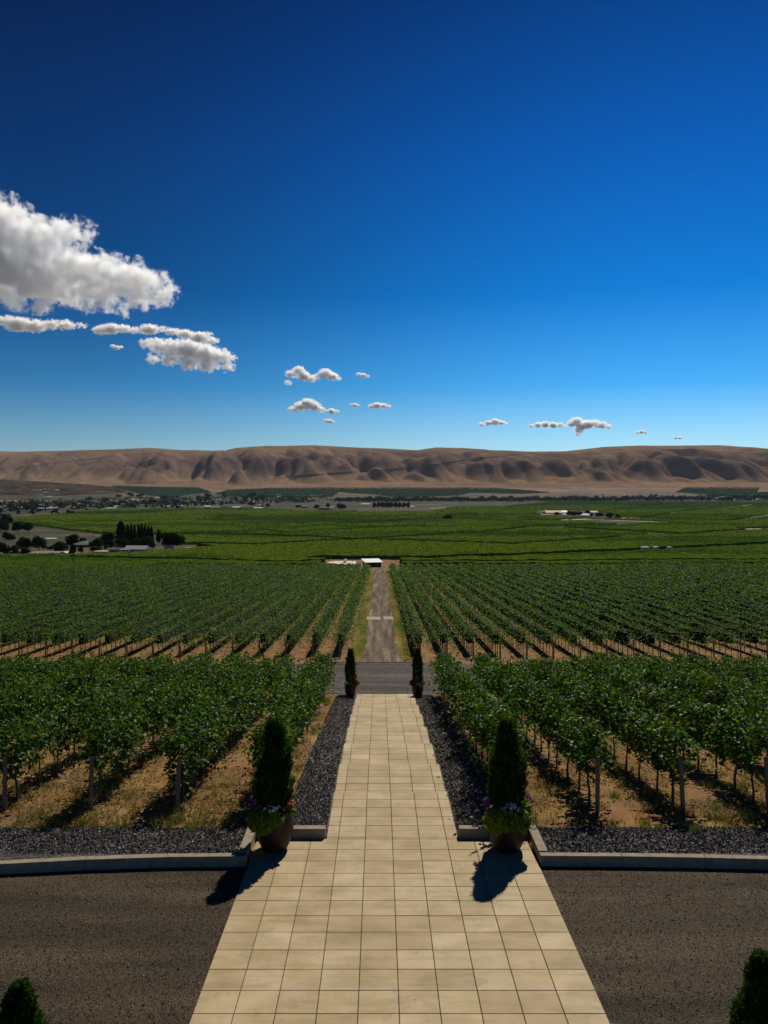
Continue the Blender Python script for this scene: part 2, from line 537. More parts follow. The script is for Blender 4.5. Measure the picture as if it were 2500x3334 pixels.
# low brown sage hill behind the town at the left
M_sage = gravel_mat('sage_scrub', [(0.030, 0.023, 0.017), (0.055, 0.040, 0.028), (0.12, 0.085, 0.05)], .03, (.006, .006, 1), lo=.4, hi=1.6, spec=0, bstr=0)
ys = np.arange(3300, 4300, 18.0); xs = np.arange(-3300, -850, 22.0)
Y2, X2 = np.meshgrid(ys, xs, indexing='ij')
inside = (np.exp(-((X2 + 2200) / 900.0) ** 2) * sst(Y2, 3250, 3700) * (1 - sst(Y2, 4050, 4500)) + .25 * (fbm(X2 / 160, Y2 / 160, 4) - .5)) > .26
tag(grid_obj('sage_hill', X2, Y2, gz(X2, Y2) + 1.6, M_sage, keep=(inside[:-1, :-1] & inside[1:, 1:])), kind='structure')
# the gravel yard in front of the low wall, both sides of the paving
ys = np.linspace(-25, 17.95, 60); xs = np.linspace(-70, 70, 90)
Y2, X2 = np.meshgrid(ys, xs, indexing='ij')
yard = grid_obj('gravel_yard', X2, Y2, YARD(Y2) - .05 + .012 * fbm(X2 / 2, Y2, 3), M_yard)
tag(yard, kind='structure')

def strip(name, m, y0, y1, xl, xr, dz, ny=200, nx=10, jit=.12, jf=1.0):
    """a sheet draped on the ground between two edges xl(y), xr(y), with ragged edges"""
    ys = y0 * (y1 / y0) ** np.linspace(0, 1, ny)
    L = np.array([xl(y) for y in ys]) + jit * (fbm(ys * jf, ys * 0 + 1.5, 4) - .5) * 2
    Rr = np.array([xr(y) for y in ys]) + jit * (fbm(ys * jf + 90, ys * 0 + 4.5, 4) - .5) * 2
    t = np.linspace(0, 1, nx)
    X = L[:, None] * (1 - t) + Rr[:, None] * t
    Y = np.repeat(ys[:, None], nx, 1)
    o = grid_obj(name, X, Y, gz(X, Y) + dz, m)
    return tag(o, kind='structure')

# cross road between the two vineyard blocks
xs = np.concatenate([np.linspace(-75, -8, 60), np.linspace(-7.5, 8, 70), np.linspace(8.5, 75, 60)])
t = np.linspace(0, 1, 34)
e0 = 46.4 + .5 * (fbm(xs * .9, xs * 0 + 2, 3) - .5)
e1 = 65.2 + 1.3 * (fbm(xs * .5, xs * 0 + 8, 4) - .5) - 1.6 * (np.abs(xs) > 4)
Y2 = e0[None] * (1 - t[:, None]) + e1[None] * t[:, None]
X2 = np.repeat(xs[None], len(t), 0)
road = grid_obj('gravel_road', X2, Y2, gz(X2, Y2) + .03, M_road); tag(road, kind='structure')
flare = lambda y: 1.2 * math.exp(-(y - 65) / 1.2)
strip('dirt_track', M_track, 64.6, 232, lambda y: -1.15 - flare(y), lambda y: 1.5 + flare(y), .06, ny=260, nx=14, jit=.22, jf=.35)
M_verge = gravel_mat('dry_verge_grass', [(0.25, 0.175, 0.06), (0.15, 0.13, 0.035), (0.055, 0.085, 0.016)], 7, (1, .12, 1), lo=.6, hi=1.5, spec=0, bstr=.4)
M_ptch = plain('pale_dust', (.36, .30, .21), .95, .2, 3, .1)
strip('pale_patch', M_ptch, 96.2, 99.6, lambda y: -1.45, lambda y: .12, .085, ny=24, nx=8, jit=.12, jf=2)
strip('pale_patch', M_ptch, 96.6, 99.8, lambda y: .45, lambda y: 1.55, .085, ny=24, nx=8, jit=.12, jf=2)
strip('grass_verge', M_verge, 66.5, 215, lambda y: -2.5, lambda y: -1.2, .045, nx=4, jit=.15, jf=.4)
strip('grass_verge', M_verge, 66.5, 215, lambda y: 1.5, lambda y: 2.7, .045, nx=4, jit=.15, jf=.4)
# dark stone chip: beside the walkway and behind the low wall
strip('gravel_strip', M_bed, 19.5, 46.6, lambda y: -2.15 + .12 * math.sin(y * .4) - max(0, (21 - y)) * .5, lambda y: PX - 1.3, .02, ny=200, nx=12, jit=.1)
strip('gravel_strip', M_bed, 19.5, 46.6, lambda y: PX + 1.3, lambda y: 3.0 + .12 * math.sin(y * .5) + max(0, (21 - y)) * .5, .02, ny=200, nx=12, jit=.1)
def band(x0, x1):
    xs = np.linspace(x0, x1, 160); t = np.linspace(0, 1, 10)
    e1 = 19.45 + .12 * (fbm(xs * 1.5, xs * 0, 4) - .5) * 2
    e0 = np.where(xs < 0, 17.95 - .020 * (xs + 3) ** 2 / (1 + .04 * np.abs(xs + 3)), 17.97 - .0095 * (xs - 3.5) ** 2 / (1 + .04 * np.abs(xs - 3.5)))
    Y = e0[None] * (1 - t[:, None]) + e1[None] * t[:, None]; X = np.repeat(xs[None], 10, 0)
    return tag(grid_obj('gravel_strip', X, Y, gz(X, Y) + .022, M_bed), kind='structure')
band(-16, -2.78); band(3.36, 17)

# real stones strewn on the two kinds of gravel
def stones(name, n, region, size, m, dz=0.0, zf=None):
    P = region(n)
    n = len(P)
    s = size * (0.5 + RNG.random(n) ** 2 * 1.1)
    base = np.array([(1, 0, 0), (-.5, .87, 0), (-.5, -.87, 0), (.15, .1, .8), (0, 0, -.5)])
    V = base[None] + RNG.normal(scale=.22, size=(n, 5, 3))
    a = RNG.random(n) * 6.28
    ca, sa = np.cos(a)[:, None], np.sin(a)[:, None]
    x = V[..., 0] * ca - V[..., 1] * sa; y = V[..., 0] * sa + V[..., 1] * ca
    V = np.stack([x, y, V[..., 2]], -1) * s[:, None, None] * .5 + P[:, None]
    F3 = np.array([(0, 1, 3), (1, 2, 3), (2, 0, 3), (1, 0, 4), (2, 1, 4), (0, 2, 4)])
    T = (np.arange(n)[:, None, None] * 5 + F3[None]).reshape(-1, 3)
    return link(name, np_mesh(name, V.reshape(-1, 3), tris=T, mats=[m]))
def stone_mat(name, a, b, c, rough=.55):
    m, n, p = mat(name)
    g = nd(n, 'ShaderNodeNewGeometry')
    n.links.new(ramp(n, g.outputs['Random Per Island'], [(0, a), (.7, b), (.93, b), (1, c)]), p.inputs['Base Color'])
    setp(p, rough=rough, spec=.2)
    return m
def reg_yard(n):
    y = 6 + 11.7 * RNG.random(n) ** .8; x = (RNG.random(n) - .5) * 2 * (y * .46 + 1) + PX
    k = (np.abs(x - PX) > 3.05)
    x, y = x[k], y[k]
    return np.stack([x, y, YARD(y) - .035], -1)
def reg_bed(n):
    n1 = n // 2
    y = 18.08 + 1.4 * RNG.random(n1); x = (RNG.random(n1) - .5) * 20 + PX
    k = np.abs(x - PX) > 3.15
    y, x = y[k], x[k]
    n2 = n - n1
    y2 = 19.5 + 26 * RNG.random(n2) ** 1.5
    s = np.sign(RNG.random(n2) - .5)
    x2 = PX + s * (1.52 + RNG.random(n2) * .95)
    x = np.concatenate([x, x2]); y = np.concatenate([y, y2])
    return np.stack([x, y, gz(x, y) + .03], -1)
M_st1 = stone_mat('brown_stones', (.020, .015, .010), (.13, .095, .058), (.50, .42, .30))
M_st2 = stone_mat('grey_stones', (.034, .030, .026), (.125, .110, .098), (.46, .41, .36), .5)
tag(stones('loose_gravel', 42000, reg_yard, .021, M_st1), 'small brown and grey stones lying on the gravel yard', 'gravel', kind='stuff')
tag(stones('stone_chips', 62000, reg_bed, .045, M_st2), 'dark angular stone chips filling the beds beside the walkway', 'gravel', kind='stuff')

# ------------------------------------------------------------------ paving
def slab_mat():
    m, n, p = mat('buff_concrete_slab')
    v = coords(n, obj=False)
    at = nd(n, 'ShaderNodeAttribute', attribute_name='slab')
    c = ramp(n, at.outputs['Fac'], [(0, (0.37, 0.28, 0.155)), (.5, (0.42, 0.325, 0.19)), (1, (0.47, 0.375, 0.23))])
    f1 = noise(n, 1.3, 5, .6, v); f2 = noise(n, 90, 3, .6, v); f3 = noise(n, 3.5, 6, .7, v, .6)
    c = mix(n, .9, c, ramp(n, f1, [(.33, (.82, .78, .62)), (.5, (1.0, .97, .88)), (.64, (1.12, 1.10, 1.08))]), 'MULTIPLY')
    c = mix(n, .8, c, ramp(n, noise(n, 2.2, 6, .7, coords(n, (.35, 2.2, 1), obj=False)), [(.38, (.80, .79, .74)), (.52, (1, 1, 1))]), 'MULTIPLY')
    c = mix(n, .5, c, ramp(n, f2, [(.3, .84), (.7, 1.1)]), 'MULTIPLY')
    c = mix(n, ramp(n, f3, [(.54, 0.), (.68, .5)]), c, (.25, .205, .125))
    # small dark droppings and grit
    d = voro(n, 1.9, v, 'Distance'); c = mix(n, ramp(n, d, [(0.02, .85), (.035, 0.0)]), c, (.05, .045, .035))
    # water marks near the lower right of the terrace
    g = nd(n, 'ShaderNodeNewGeometry')
    for cx, cy, r_ in ((1.42, 13.42, .11), (1.60, 13.47, .12), (1.52, 13.36, .08)):
        vm = nd(n, 'ShaderNodeVectorMath', operation='DISTANCE'); n.links.new(g.outputs['Position'], vm.inputs[0]); vm.inputs[1].default_value = (cx, cy, .4 - .02 * cy)
        c = mix(n, ramp(n, vm.outputs['Value'], [(r_ * .8, .5), (r_, 0)]), c, (.27, .22, .14))
    n.links.new(c, p.inputs['Base Color'])
    setp(p, rough=.7, spec=.25)
    bump(n, p, f2, .25, .004)
    return m
M_slab = slab_mat()
M_joint = plain('dark_joint', (.055, .045, .03), .95, .3, 20)
M_cast = plain('cast_concrete', (.26, .215, .15), .9, .28, 5)

def slab_field(cells):
    V, Q, A = [], [], []
    g = .006; b = .005; th = .05
    for (x0, x1, y0, y1, zf) in cells:
        rz = random.uniform(-.0015, .0015)
        i = len(V)
        X0, X1, Y0, Y1 = x0 + g, x1 - g, y0 + g, y1 - g
        for (ins, dz) in ((0, -th), (0, -b), (b, 0)):
            for (x, y) in ((X0 + ins, Y0 + ins), (X1 - ins, Y0 + ins), (X1 - ins, Y1 - ins), (X0 + ins, Y1 - ins)):
                V.append((x, y, zf(y) + dz + rz))
        for k in range(2):
            for s in range(4):
                a = i + k * 4 + s; c = i + k * 4 + (s + 1) % 4
                Q.append((a, c, c + 4, a + 4))
        Q.append((i + 8, i + 9, i + 10, i + 11))
        A += [random.random()] * 12
    return V, Q, A
def slab_obj(name, cells, parent=None):
    V, Q, A = slab_field(cells)
    me = np_mesh(name, V, quads=Q, mats=[M_slab])
    at = me.attributes.new('slab', 'FLOAT', 'POINT'); at.data.foreach_set('value', A)
    return link(name, me, parent)
T = .606
TZ = lambda y: .4 - .02 * y
cells = []
y = 19.27
while y > -6:
    for k in range(-5, 5):
        cells.append((PX + k * T, PX + (k + 1) * T, y - T, y, TZ))
    y -= T
pave = slab_obj('paved_terrace', cells); tag(pave, kind='structure')
j = MB().box(PX - 5 * T + .004, PX + 5 * T - .004, -6.4, 19.268, -.4, -.3)
o = link('terrace_joint_bed', None) if False else None
mb = MB()
mb.add([(PX - 5 * T + .005, -6, TZ(-6) - .02), (PX + 5 * T - .005, -6, TZ(-6) - .02), (PX + 5 * T - .005, 19.27, TZ(19.27) - .02), (PX - 5 * T + .005, 19.27, TZ(19.27) - .02),
        (PX - 5 * T + .005, -6, TZ(-6) - .4), (PX + 5 * T - .005, -6, TZ(-6) - .4), (PX + 5 * T - .005, 19.27, TZ(19.27) - .4), (PX - 5 * T + .005, 19.27, TZ(19.27) - .4)],
       [(0, 1, 2, 3), (0, 4, 5, 1), (1, 5, 6, 2), (2, 6, 7, 3), (3, 7, 4, 0)])
mb.build('joint_bed', M_joint, pave)

# stepped walkway
RUNS = [(19.27, 22.5, 7.4), (22.5, 25.5, 7.57), (26.1, 28.9, 7.89), (29.5, 32.3, 8.21), (32.9, 35.7, 8.53), (36.3, 39.1, 8.93), (39.7, 42.5, 9.35), (43.1, 45.5, 9.8)]
XE = [PX - 1.48, PX - 2 * T, PX - T, PX, PX + T, PX + 2 * T, PX + 1.48]
walk = empty('stepped_walkway', (0, 0, 0)); walk['kind'] = 'structure'
cells = []; base = MB()
for i, (a, b, H) in enumerate(RUNS):
    zf = (lambda y, H=H: CZ - H - .02 * y)
    ye = [a] if i else [a, a + .11]
    q = b
    rev = []
    while q > ye[-1] + .2:
        rev.append(q); q -= T
    ye = ye + rev[::-1]
    for y0, y1 in zip(ye[:-1], ye[1:]):
        for x0, x1 in zip(XE[:-1], XE[1:]):
            cells.append((x0, x1, y0, y1, zf))
    base.box(XE[0] + .01, XE[-1] - .01, a, b - .01, zf(b) - .7, zf(b) - .03)
    if i + 1 < len(RUNS):
        a2, _, H2 = RUNS[i + 1]
        n = 2 if a2 > b + .1 else 0
        for s in range(n):
            z = zf(b) - (H2 - H + .012) * (s + 1) / (n + 1)
            for x0, x1 in zip(XE[:-1], XE[1:]):
                cells.append((x0, x1, b + s * .3, b + (s + 1) * .3, lambda y, z=z: z))
            base.box(XE[0] + .01, XE[-1] - .01, b + s * .3, b + (s + 1) * .3 - .01, z - .6, z - .03)
slab_obj('step_slabs', cells, walk)
base.build('step_base', M_cast, walk)

# low concrete walls
def wall(label, pts, h, w, ztop, cat='wall'):
    """a kerb-like wall along a polyline with cast joints"""
    mb = MB()
    for (x0, y0), (x1, y1) in zip(pts[:-1], pts[1:]):
        L = math.hypot(x1 - x0, y1 - y0)
        ux, uy = (x1 - x0) / L, (y1 - y0) / L
        nx, ny = -uy * w / 2, ux * w / 2
        g = .004
        xa, ya, xb, yb = x0 + ux * g, y0 + uy * g, x1 - ux * g, y1 - uy * g
        za, zb = ztop(xa, ya), ztop(xb, yb)
        vs = [(xa - nx, ya - ny, za - h), (xb - nx, yb - ny, zb - h), (xb + nx, yb + ny, zb - h), (xa + nx, ya + ny, za - h),
              (xa - nx, ya - ny, za), (xb - nx, yb - ny, zb), (xb + nx, yb + ny, zb), (xa + nx, ya + ny, za)]
        mb.add(vs, [(0, 3, 2, 1), (4, 5, 6, 7), (0, 1, 5, 4), (1, 2, 6, 5), (2, 3, 7, 6), (3, 0, 4, 7)])
    o = mb.build('low_wall', M_cast, bevel=.012)
    return tag(o, label, cat, 'low concrete walls')
zt = lambda x, y: .225
def arc(x0, x1, n, f):
    return [(x, f(x)) for x in np.linspace(x0, x1, n)]
wall('long low concrete wall curving off to the left above the gravel yard', arc(-2.765, -16, 9, lambda x: 17.95 - .020 * (x + 3) ** 2 / (1 + .04 * abs(x + 3))), .45, .18, zt)
wall('long low concrete wall running to the right above the gravel yard', arc(3.345, 17, 9, lambda x: 17.97 - .0095 * (x - 3.5) ** 2 / (1 + .04 * abs(x - 3.5))), .45, .18, zt)
wall('short low wall running back beside the left large planter', [(-2.87, 18.07), (-2.87, 19.51)], .45, .20, lambda x, y: .24)
wall('short low wall running back beside the right large planter', [(3.45, 18.09), (3.45, 19.51)], .45, .20, lambda x, y: .24)
wall('short low wall crossing behind the left large planter to the steps', [(-2.765, 19.40), (PX - 1.50, 19.40)], .45, .22, lambda x, y: .232)
wall('short low wall crossing behind the right large planter to the steps', [(PX + 1.50, 19.40), (3.345, 19.40)], .45, .22, lambda x, y: .232)

# ------------------------------------------------------------------ potted conifers
M_pot = plain('dark_glazed_pot', (.020, .011, .008), .5, .3, 8, .3)
M_soilpot = plain('potting_soil', (.03, .02, .012), .95, .3, 30)
M_con = leaf_mat('conifer_foliage', (.012, .030, .007), (.024, .055, .011), .6, .15, .28, c=(.06, .12, .016))
M_lime = leaf_mat('lime_foliage', (.11, .165, .010), (.20, .27, .02), .6, .2, .35)
M_white = leaf_mat('white_petals', (.75, .75, .78), (.85, .85, .9), .6, .2, .2)
M_purple = leaf_mat('purple_petals', (.07, .01, .10), (.16, .02, .18), .6, .2, .3)
M_red = leaf_mat('red_petals', (.20, .02, .03), (.32, .09, .03), .6, .2, .3)
M_bark = plain('bark', (.10, .07, .05), .95, .35, 30, .1)
M_wood = plain('weathered_post', (.20, .145, .09), .9, .35, 18, .15)

def lump(c, r, n, size, m, name, parent, up=.5, squash=(1, 1, 1), aspect=1.):
    D = RNG.normal(size=(n, 3)); D /= np.linalg.norm(D, axis=1)[:, None]
    rr = r * (0.62 + .42 * RNG.random(n))[:, None]
    P = np.array(c) + D * rr * np.array(squash)
    V, Tt = leaves(P, size * (.6 + .8 * RNG.random(n)), up, D * .8, aspect)
    return link(name, np_mesh(name, V, tris=Tt, mats=[m]), parent)

def conifer_mesh(h, r, n, seed, point=1.0, ls=1.0):
    rg = np.random.default_rng(seed)
    z = rg.random(n) ** .9
    prof_r = np.interp(z, [0, .08, .3, .55, .8, .93, 1], [.62, .9, 1.0, .86, .52 * point + .04, .22 * point + .04, .02])
    lob = 1 + .17 * np.sin(3 * 0 + 5 * z * 6.28 + rg.random() * 6) * 0
    a = rg.random(n) * 6.283
    lump_ = 1 + .55 * (fbm(a * 1.9 + seed, z * 8 * (h / 2), 3) - .5) * 2
    rad = r * prof_r * lump_ * (1 - .5 * rg.random(n) ** 2.2)
    wob = .06 * r * np.sin(z * 7 + seed)
    P = np.stack([rad * np.cos(a) + wob, rad * np.sin(a), z * h], -1)
    Dn = np.stack([np.cos(a) * .8, np.sin(a) * .8, 1.1 + 0 * a], -1)
    L = ls * (.05 + .09 * rg.random(n) ** 2) * (.8 + .3 * (z > .85))
    Dn += rg.normal(scale=.28, size=Dn.shape)
    Dn /= np.linalg.norm(Dn, axis=1)[:, None]
    Sd = np.cross(Dn, rg.normal(size=(n, 3))); Sd /= np.linalg.norm(Sd, axis=1)[:, None]
    wd = L * .22
    V = np.empty((n, 4, 3))
    V[:, 0] = P - Sd * wd[:, None]; V[:, 1] = P + Sd * wd[:, None]
    V[:, 2] = P + Dn * L[:, None] * 1.3 + Sd * wd[:, None] * .25; V[:, 3] = P + Dn * L[:, None] * 1.3 - Sd * wd[:, None] * .25
    Q = np.arange(n * 4).reshape(-1, 4)
    return np_mesh('conifer_crown', V.reshape(-1, 3), quads=Q, mats=[M_con])
def core_mesh(h, r, m, ps=((0, .5), (.1, .72), (.35, .78), (.6, .66), (.8, .42), (.94, .14), (1, .01))):
    mb = MB(); mb.lathe([(max(.004, r * b * 1), a * h * .96) for a, b in ps], 12)
    return mb
def pot_obj(parent, rb, rm, rt, h):
    mb = MB()
    mb.lathe([(rb * .96, 0), (rb, .02), (rb + (rm - rb) * .55, h * .22), (rm * .97, h * .5), (rm, h * .68), (rm * .97, h * .85), (rt, h * .94), (rt * 1.05, h * .965), (rt * 1.05, h), (rt * .93, h), (rt * .9, h * .9)], 36, cap=False)
    mb.lathe([(rb * .96, 0), (.001, .001)], 36, cap=False)
    mb.build('pot', M_pot, parent, smooth=True)
    MB().lathe([(rt * .93, h * .92), (.001, h * .95)], 24, cap=False).build('soil', M_soilpot, parent)

def planter(loc, label, ph, prs, ch, cr, n, seed, decor, group='potted conifers beside the walkway', rz=0):
    t = empty('potted_conifer', loc, rz)
    tag(t, label, 'potted conifer', group)
    pot_obj(t, *prs, ph)
    tr = MB().tube([(0, 0, ph * .85), (0.01, 0, ph + ch * .4), (0, .01, ph + ch * .85)], [.045, .03, .01]).build('trunk', M_bark, t)
    c = link('foliage', conifer_mesh(ch, cr, n, seed, ls=.62 if n > 20000 else 1.0), t, (0, 0, ph))
    for d in decor:
        lump(d[0], d[1], d[2], d[3], d[4], d[5], t, d[6] if len(d) > 6 else .5, d[7] if len(d) > 7 else (1, 1, 1))
    return t
# positive x right, negative y toward the camera
def near_decor(side):
    if side < 0:
        return [((-.20, -.30, .72), .33, 1500, .075, M_lime, 'trailing_leaves', .4, (1, .8, .85)), ((.04, -.36, .78), .20, 500, .07, M_lime, 'trailing_leaves', .4, (1, .8, .8)),
                ((-.02, -.33, 1.0), .16, 70, .05, M_white, 'white_flowers', .6, (1.2, .8, .5)), ((-.40, .02, 1.02), .16, 90, .06, M_purple, 'purple_flowers'),
                ((.33, -.06, .98), .14, 110, .06, M_red, 'red_flowers'), ((.36, -.12, .88), .10, 120, .06, M_lime, 'side_leaves')]
    return [((-.22, -.30, .74), .33, 1500, .075, M_lime, 'trailing_leaves', .4, (1, .8, .8)), ((.16, -.34, .76), .31, 1300, .075, M_lime, 'trailing_leaves', .4, (1, .8, .8)),
            ((.33, -.16, .92), .18, 350, .07, M_lime, 'trailing_leaves', .5), ((.02, -.36, 1.0), .17, 120, .055, M_white, 'white_flowers', .6, (1.2, .8, .7)),
            ((.42, .02, 1.02), .16, 100, .06, M_purple, 'purple_flowers'), ((-.42, .05, 1.0), .12, 70, .055, M_purple, 'purple_flowers')]
planter((-2.28, 18.72, TZ(18.72)), 'large potted conifer left of the walkway, lime leaves spilling over its front', .88, (.27, .42, .38), 1.82, .34, 15000, 3, near_decor(-1))
planter((2.78, 18.72, TZ(18.72)), 'large potted conifer right of the walkway, white flowers among wide lime leaves', .86, (.28, .42, .38), 1.84, .33, 15000, 5, near_decor(1))
planter((-1.52, 45.0, float(gz(-1.52, 45)) + .03), 'small dark pot with slim conifer, left side at the bottom of the steps', .66, (.21, .30, .28), 1.72, .25, 5000, 8,
        [((.30, -.02, .72), .20, 260, .09, M_lime, 'side_leaves'), ((.20, -.16, .74), .14, 90, .08, M_red, 'red_flowers'), ((-.26, -.1, .68), .14, 60, .06, M_white, 'white_flowers')])
planter((2.0, 45.0, float(gz(2.0, 45)) + .03), 'small dark pot with slim conifer, right side at the bottom of the steps', .66, (.21, .30, .28), 1.75, .25, 5000, 9,
        [((-.28, -.08, .72), .16, 200, .09, M_red, 'red_flowers'), ((.27, -.08, .70), .15, 160, .08, M_lime, 'side_leaves'), ((.12, -.2, .66), .12, 60, .06, M_white, 'white_flowers')])
planter((-3.66, 8.75, TZ(8.75) - .03), 'dark conifer top poking into the bottom left corner over the gravel yard', .84, (.27, .42, .38), 1.70, .29, 34000, 12, near_decor(-1)[:2])
planter((3.98, 9.0, TZ(9.0) - .03), 'dark pointed conifer top rising in the bottom right corner over the gravel yard', .84, (.27, .42, .38), 1.86, .29, 36000, 14, near_decor(1)[:2])

# ------------------------------------------------------------------ grapevines, near block
M_vine = leaf_mat('vine_leaves', (.020, .052, .004), (.050, .105, .007), .5, .18, .34, c=(.15, .22, .015))
M_vine_far = leaf_mat('vine_leaves_far', (.034, .076, .008), (.068, .132, .012), .55, .12, .32, c=(.15, .20, .03))
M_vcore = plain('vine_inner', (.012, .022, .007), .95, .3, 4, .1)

def vine_variant(seed):
    rg = np.random.default_rng(seed)
    n = 1000
    L = 1.3
    x = rg.normal(scale=.165, size=n)
    y = (rg.random(n) - .5) * L * 1.05
    z = .66 + 1.34 * rg.random(n) ** .85
    wid = np.interp(z, [.7, 1.0, 1.5, 1.95], [.55, 1.1, 1.15, .7])
    x = x * wid
    cl = fbm(y * 3 + seed * 3.1, z * 3 + x * 4, 3)
    k = cl > .43
    P = [np.stack([x, y, z], -1)[k]]
    for s in range(26):                       # shoots
        y0 = (rg.random() - .5) * L; sx = rg.choice([-1, 1])
        p0 = np.array([sx * .12, y0, 1.3 + .4 * rg.random()])
        d = np.array([sx * rg.uniform(.1, .8), rg.normal() * .35, rg.uniform(-.7, 1.0)]); d /= np.linalg.norm(d)
        ln = rg.uniform(.35, 1.0)
        t = np.linspace(.15, 1, 11)[:, None]
        P.append(p0 + d * t * ln + np.array([0, 0, -.22]) * t ** 2 + rg.normal(scale=.035, size=(11, 3)))
    P = np.concatenate(P)
    V, T3 = leaves(P, .075 + .06 * rg.random(len(P)), .3, np.stack([np.sign(P[:, 0]) * .5, 0 * P[:, 0], 0 * P[:, 0]], -1), 1.0)
    fol = np_mesh('vine_foliage', V, tris=T3, mats=[M_vine])
    mb = MB()
    j_ = lambda s: random.uniform(-s, s)
    mb.tube([(0, 0, -.08), (j_(.03), j_(.03), .3), (j_(.04), j_(.04), .6), (0, 0, .85)], [.038, .028, .026, .03], 6)
    mb.tube([(0, -.6, .93), (0, -.3, .92), (0, 0, .85), (j_(.02), .3, .92), (0, .6, .93)], [.014, .02, .03, .02, .014], 6)
    return fol, mb.mesh('vine_trunk', M_bark)
VARS = [vine_variant(100 + k) for k in range(7)]
ORD = ['first', 'second', 'third', 'fourth', 'fifth', 'sixth', 'seventh', 'eighth', 'ninth', 'tenth', 'eleventh', 'twelfth', 'thirteenth',
       'fourteenth', 'fifteenth', 'sixteenth', 'seventeenth', 'eighteenth', 'nineteenth', 'twentieth', 'twenty-first', 'twenty-second']
LEFT_ROWS = [-2.78 - 2.07 * k for k in range(9)]
RIGHT_ROWS = [3.18 + 2.05 * k for k in range(9)]
post_me = MB().lathe([(.055, -.2), (.055, .1), (.052, 1.24), (.045, 1.26)], 10).mesh('post', M_wood)
cap_me = MB().lathe([(.046, 1.262), (.03, 1.275)], 10).mesh('post_top', plain('cut_post_top', (.34, .27, .18), .9, .2, 20))
extra = []
nv = 0
for side, rows_ in (('left', LEFT_ROWS), ('right', RIGHT_ROWS)):
    for k, x in enumerate(rows_):
        for i in range(19):
            y = 21.35 + 1.28 * i
            if abs(x) > .452 * y + .9: continue
            xx = x + random.uniform(-.05, .05); z = float(gz(xx, y))
            if nv >= 300:
                extra.append((xx, y, z)); continue
            nv += 1
            t = empty('grapevine', (xx, y, z), random.choice([0, math.pi]) + random.uniform(-.05, .05))
            s = random.uniform(.88, 1.14); t.scale = (random.uniform(.75, 1.2), 1, s)
            f, tr = VARS[random.randrange(7)]
            link('foliage', f, t); link('trunk', tr, t)
            tag(t, f'{ORD[i]} grapevine from the near end, {ORD[k]} row {side} of the steps', 'grapevine', 'grapevines in the near vineyard rows')
        if abs(x) < .47 * 20.6 + .6:
            o = empty('end_post', (x, 20.62, float(gz(x, 20.62))))
            o.rotation_euler = (R(random.uniform(-5, -2)), R(random.uniform(-2, 2)), 0)
            link('post', post_me, o); link('post_top', cap_me, o)
            tag(o, f'weathered wooden end post of the {ORD[k]} near vine row {side} of the steps', 'post', 'wooden end posts of the near rows')
        # drip hose hung along the row
        y0 = max(20.7, (abs(x) - 1.2) / .452)
        pts = [(x + .02, yy, float(gz(x, yy)) + .46 + .02 * math.sin(yy * 5)) for yy in np.arange(y0, 45, .9)]
        if len(pts) > 2:
            o = MB().tube(pts, .011, 5).build('drip_hose', plain('black_hose', (.02, .02, .02), .6) if not bpy.data.materials.get('black_hose') else bpy.data.materials['black_hose'])
            tag(o, f'thin black hose under the {ORD[k]} near vine row {side} of the steps', 'hose', 'drip hoses under the vine rows')
print('vines', nv, 'extra', len(extra))

# ------------------------------------------------------------------ the block beyond the cross road: past three hundred vines, one mass
SP = 2.1
far_rows = [-3.14 - SP * k for k in range(47)] + [3.2 + SP * k for k in range(50)]
Y0F = 67.6
def yend(x):
    return 214.0 if x > -48 else 214 + (x + 48) * .35
LP, LS, TRK = [], [], MB()
coreV, coreT = [], []
for x in far_rows:
    y0 = max(Y0F + .5, (abs(x) - 4) / .455); y1 = yend(x)
    if y1 - y0 < 2: continue
    yy = y0
    # leaf density falls with distance, leaf size grows
    n = int(2.4 * 60 * 67 ** 1.35 * (y0 ** -.35 - y1 ** -.35) / .35)
    u = RNG.random(n)
    ysmp = (y0 ** -.35 - u * (y0 ** -.35 - y1 ** -.35)) ** (-1 / .35)
    xz = RNG.normal(scale=.40, size=n) + .9 * (RNG.random(n) - .5) * (x < 0)
    z = .72 + 1.3 * RNG.random(n) ** .75 - .25 * np.abs(xz)
    cl = fbm(ysmp * 1.1 + x * 7.7, z * 1.5 + x, 3)
    kk = cl > .36
    lean = .35 * (fbm(ysmp * .7 + x * 3.3, ysmp * 0 + 3, 2) - .5)
    px = x + xz + lean; tall = .4 * (fbm(ysmp * .9 + x * 5, ysmp * 0 + 9, 2) - .5)
    zz = gz(px, ysmp) + z * (1 + tall * .4)
    P = np.stack([px, ysmp, zz], -1)[kk]
    LP.append(P); LS.append(.13 * (P[:, 1] / 67) ** .8)
    # trunks for the part where they can be told apart
    for yv in np.arange(y0, min(y1, 100), 1.28):
        zg = float(gz(x, yv))
        if yv < 100 and abs(x) < .455 * yv + .5:
            xo = x + random.uniform(-.05, .05)
            b = len(TRK.v); r_ = .03
            TRK.add([(xo - r_, yv, zg), (xo + r_, yv, zg), (xo, yv + r_, zg), (xo - r_, yv, zg + .9), (xo + r_, yv, zg + .9), (xo, yv + r_, zg + .9)], [(0, 1, 4, 3), (1, 2, 5, 4), (2, 0, 3, 5)])
LP = np.concatenate(LP); LS = np.concatenate(LS)
print('far leaves', len(LP))
V, T3 = leaves(LP, LS * (.7 + .6 * RNG.random(len(LP))), .5)
VB = np.array(TRK.v); nq = len(V)
fq = np.array([f for f in TRK.f]) + nq
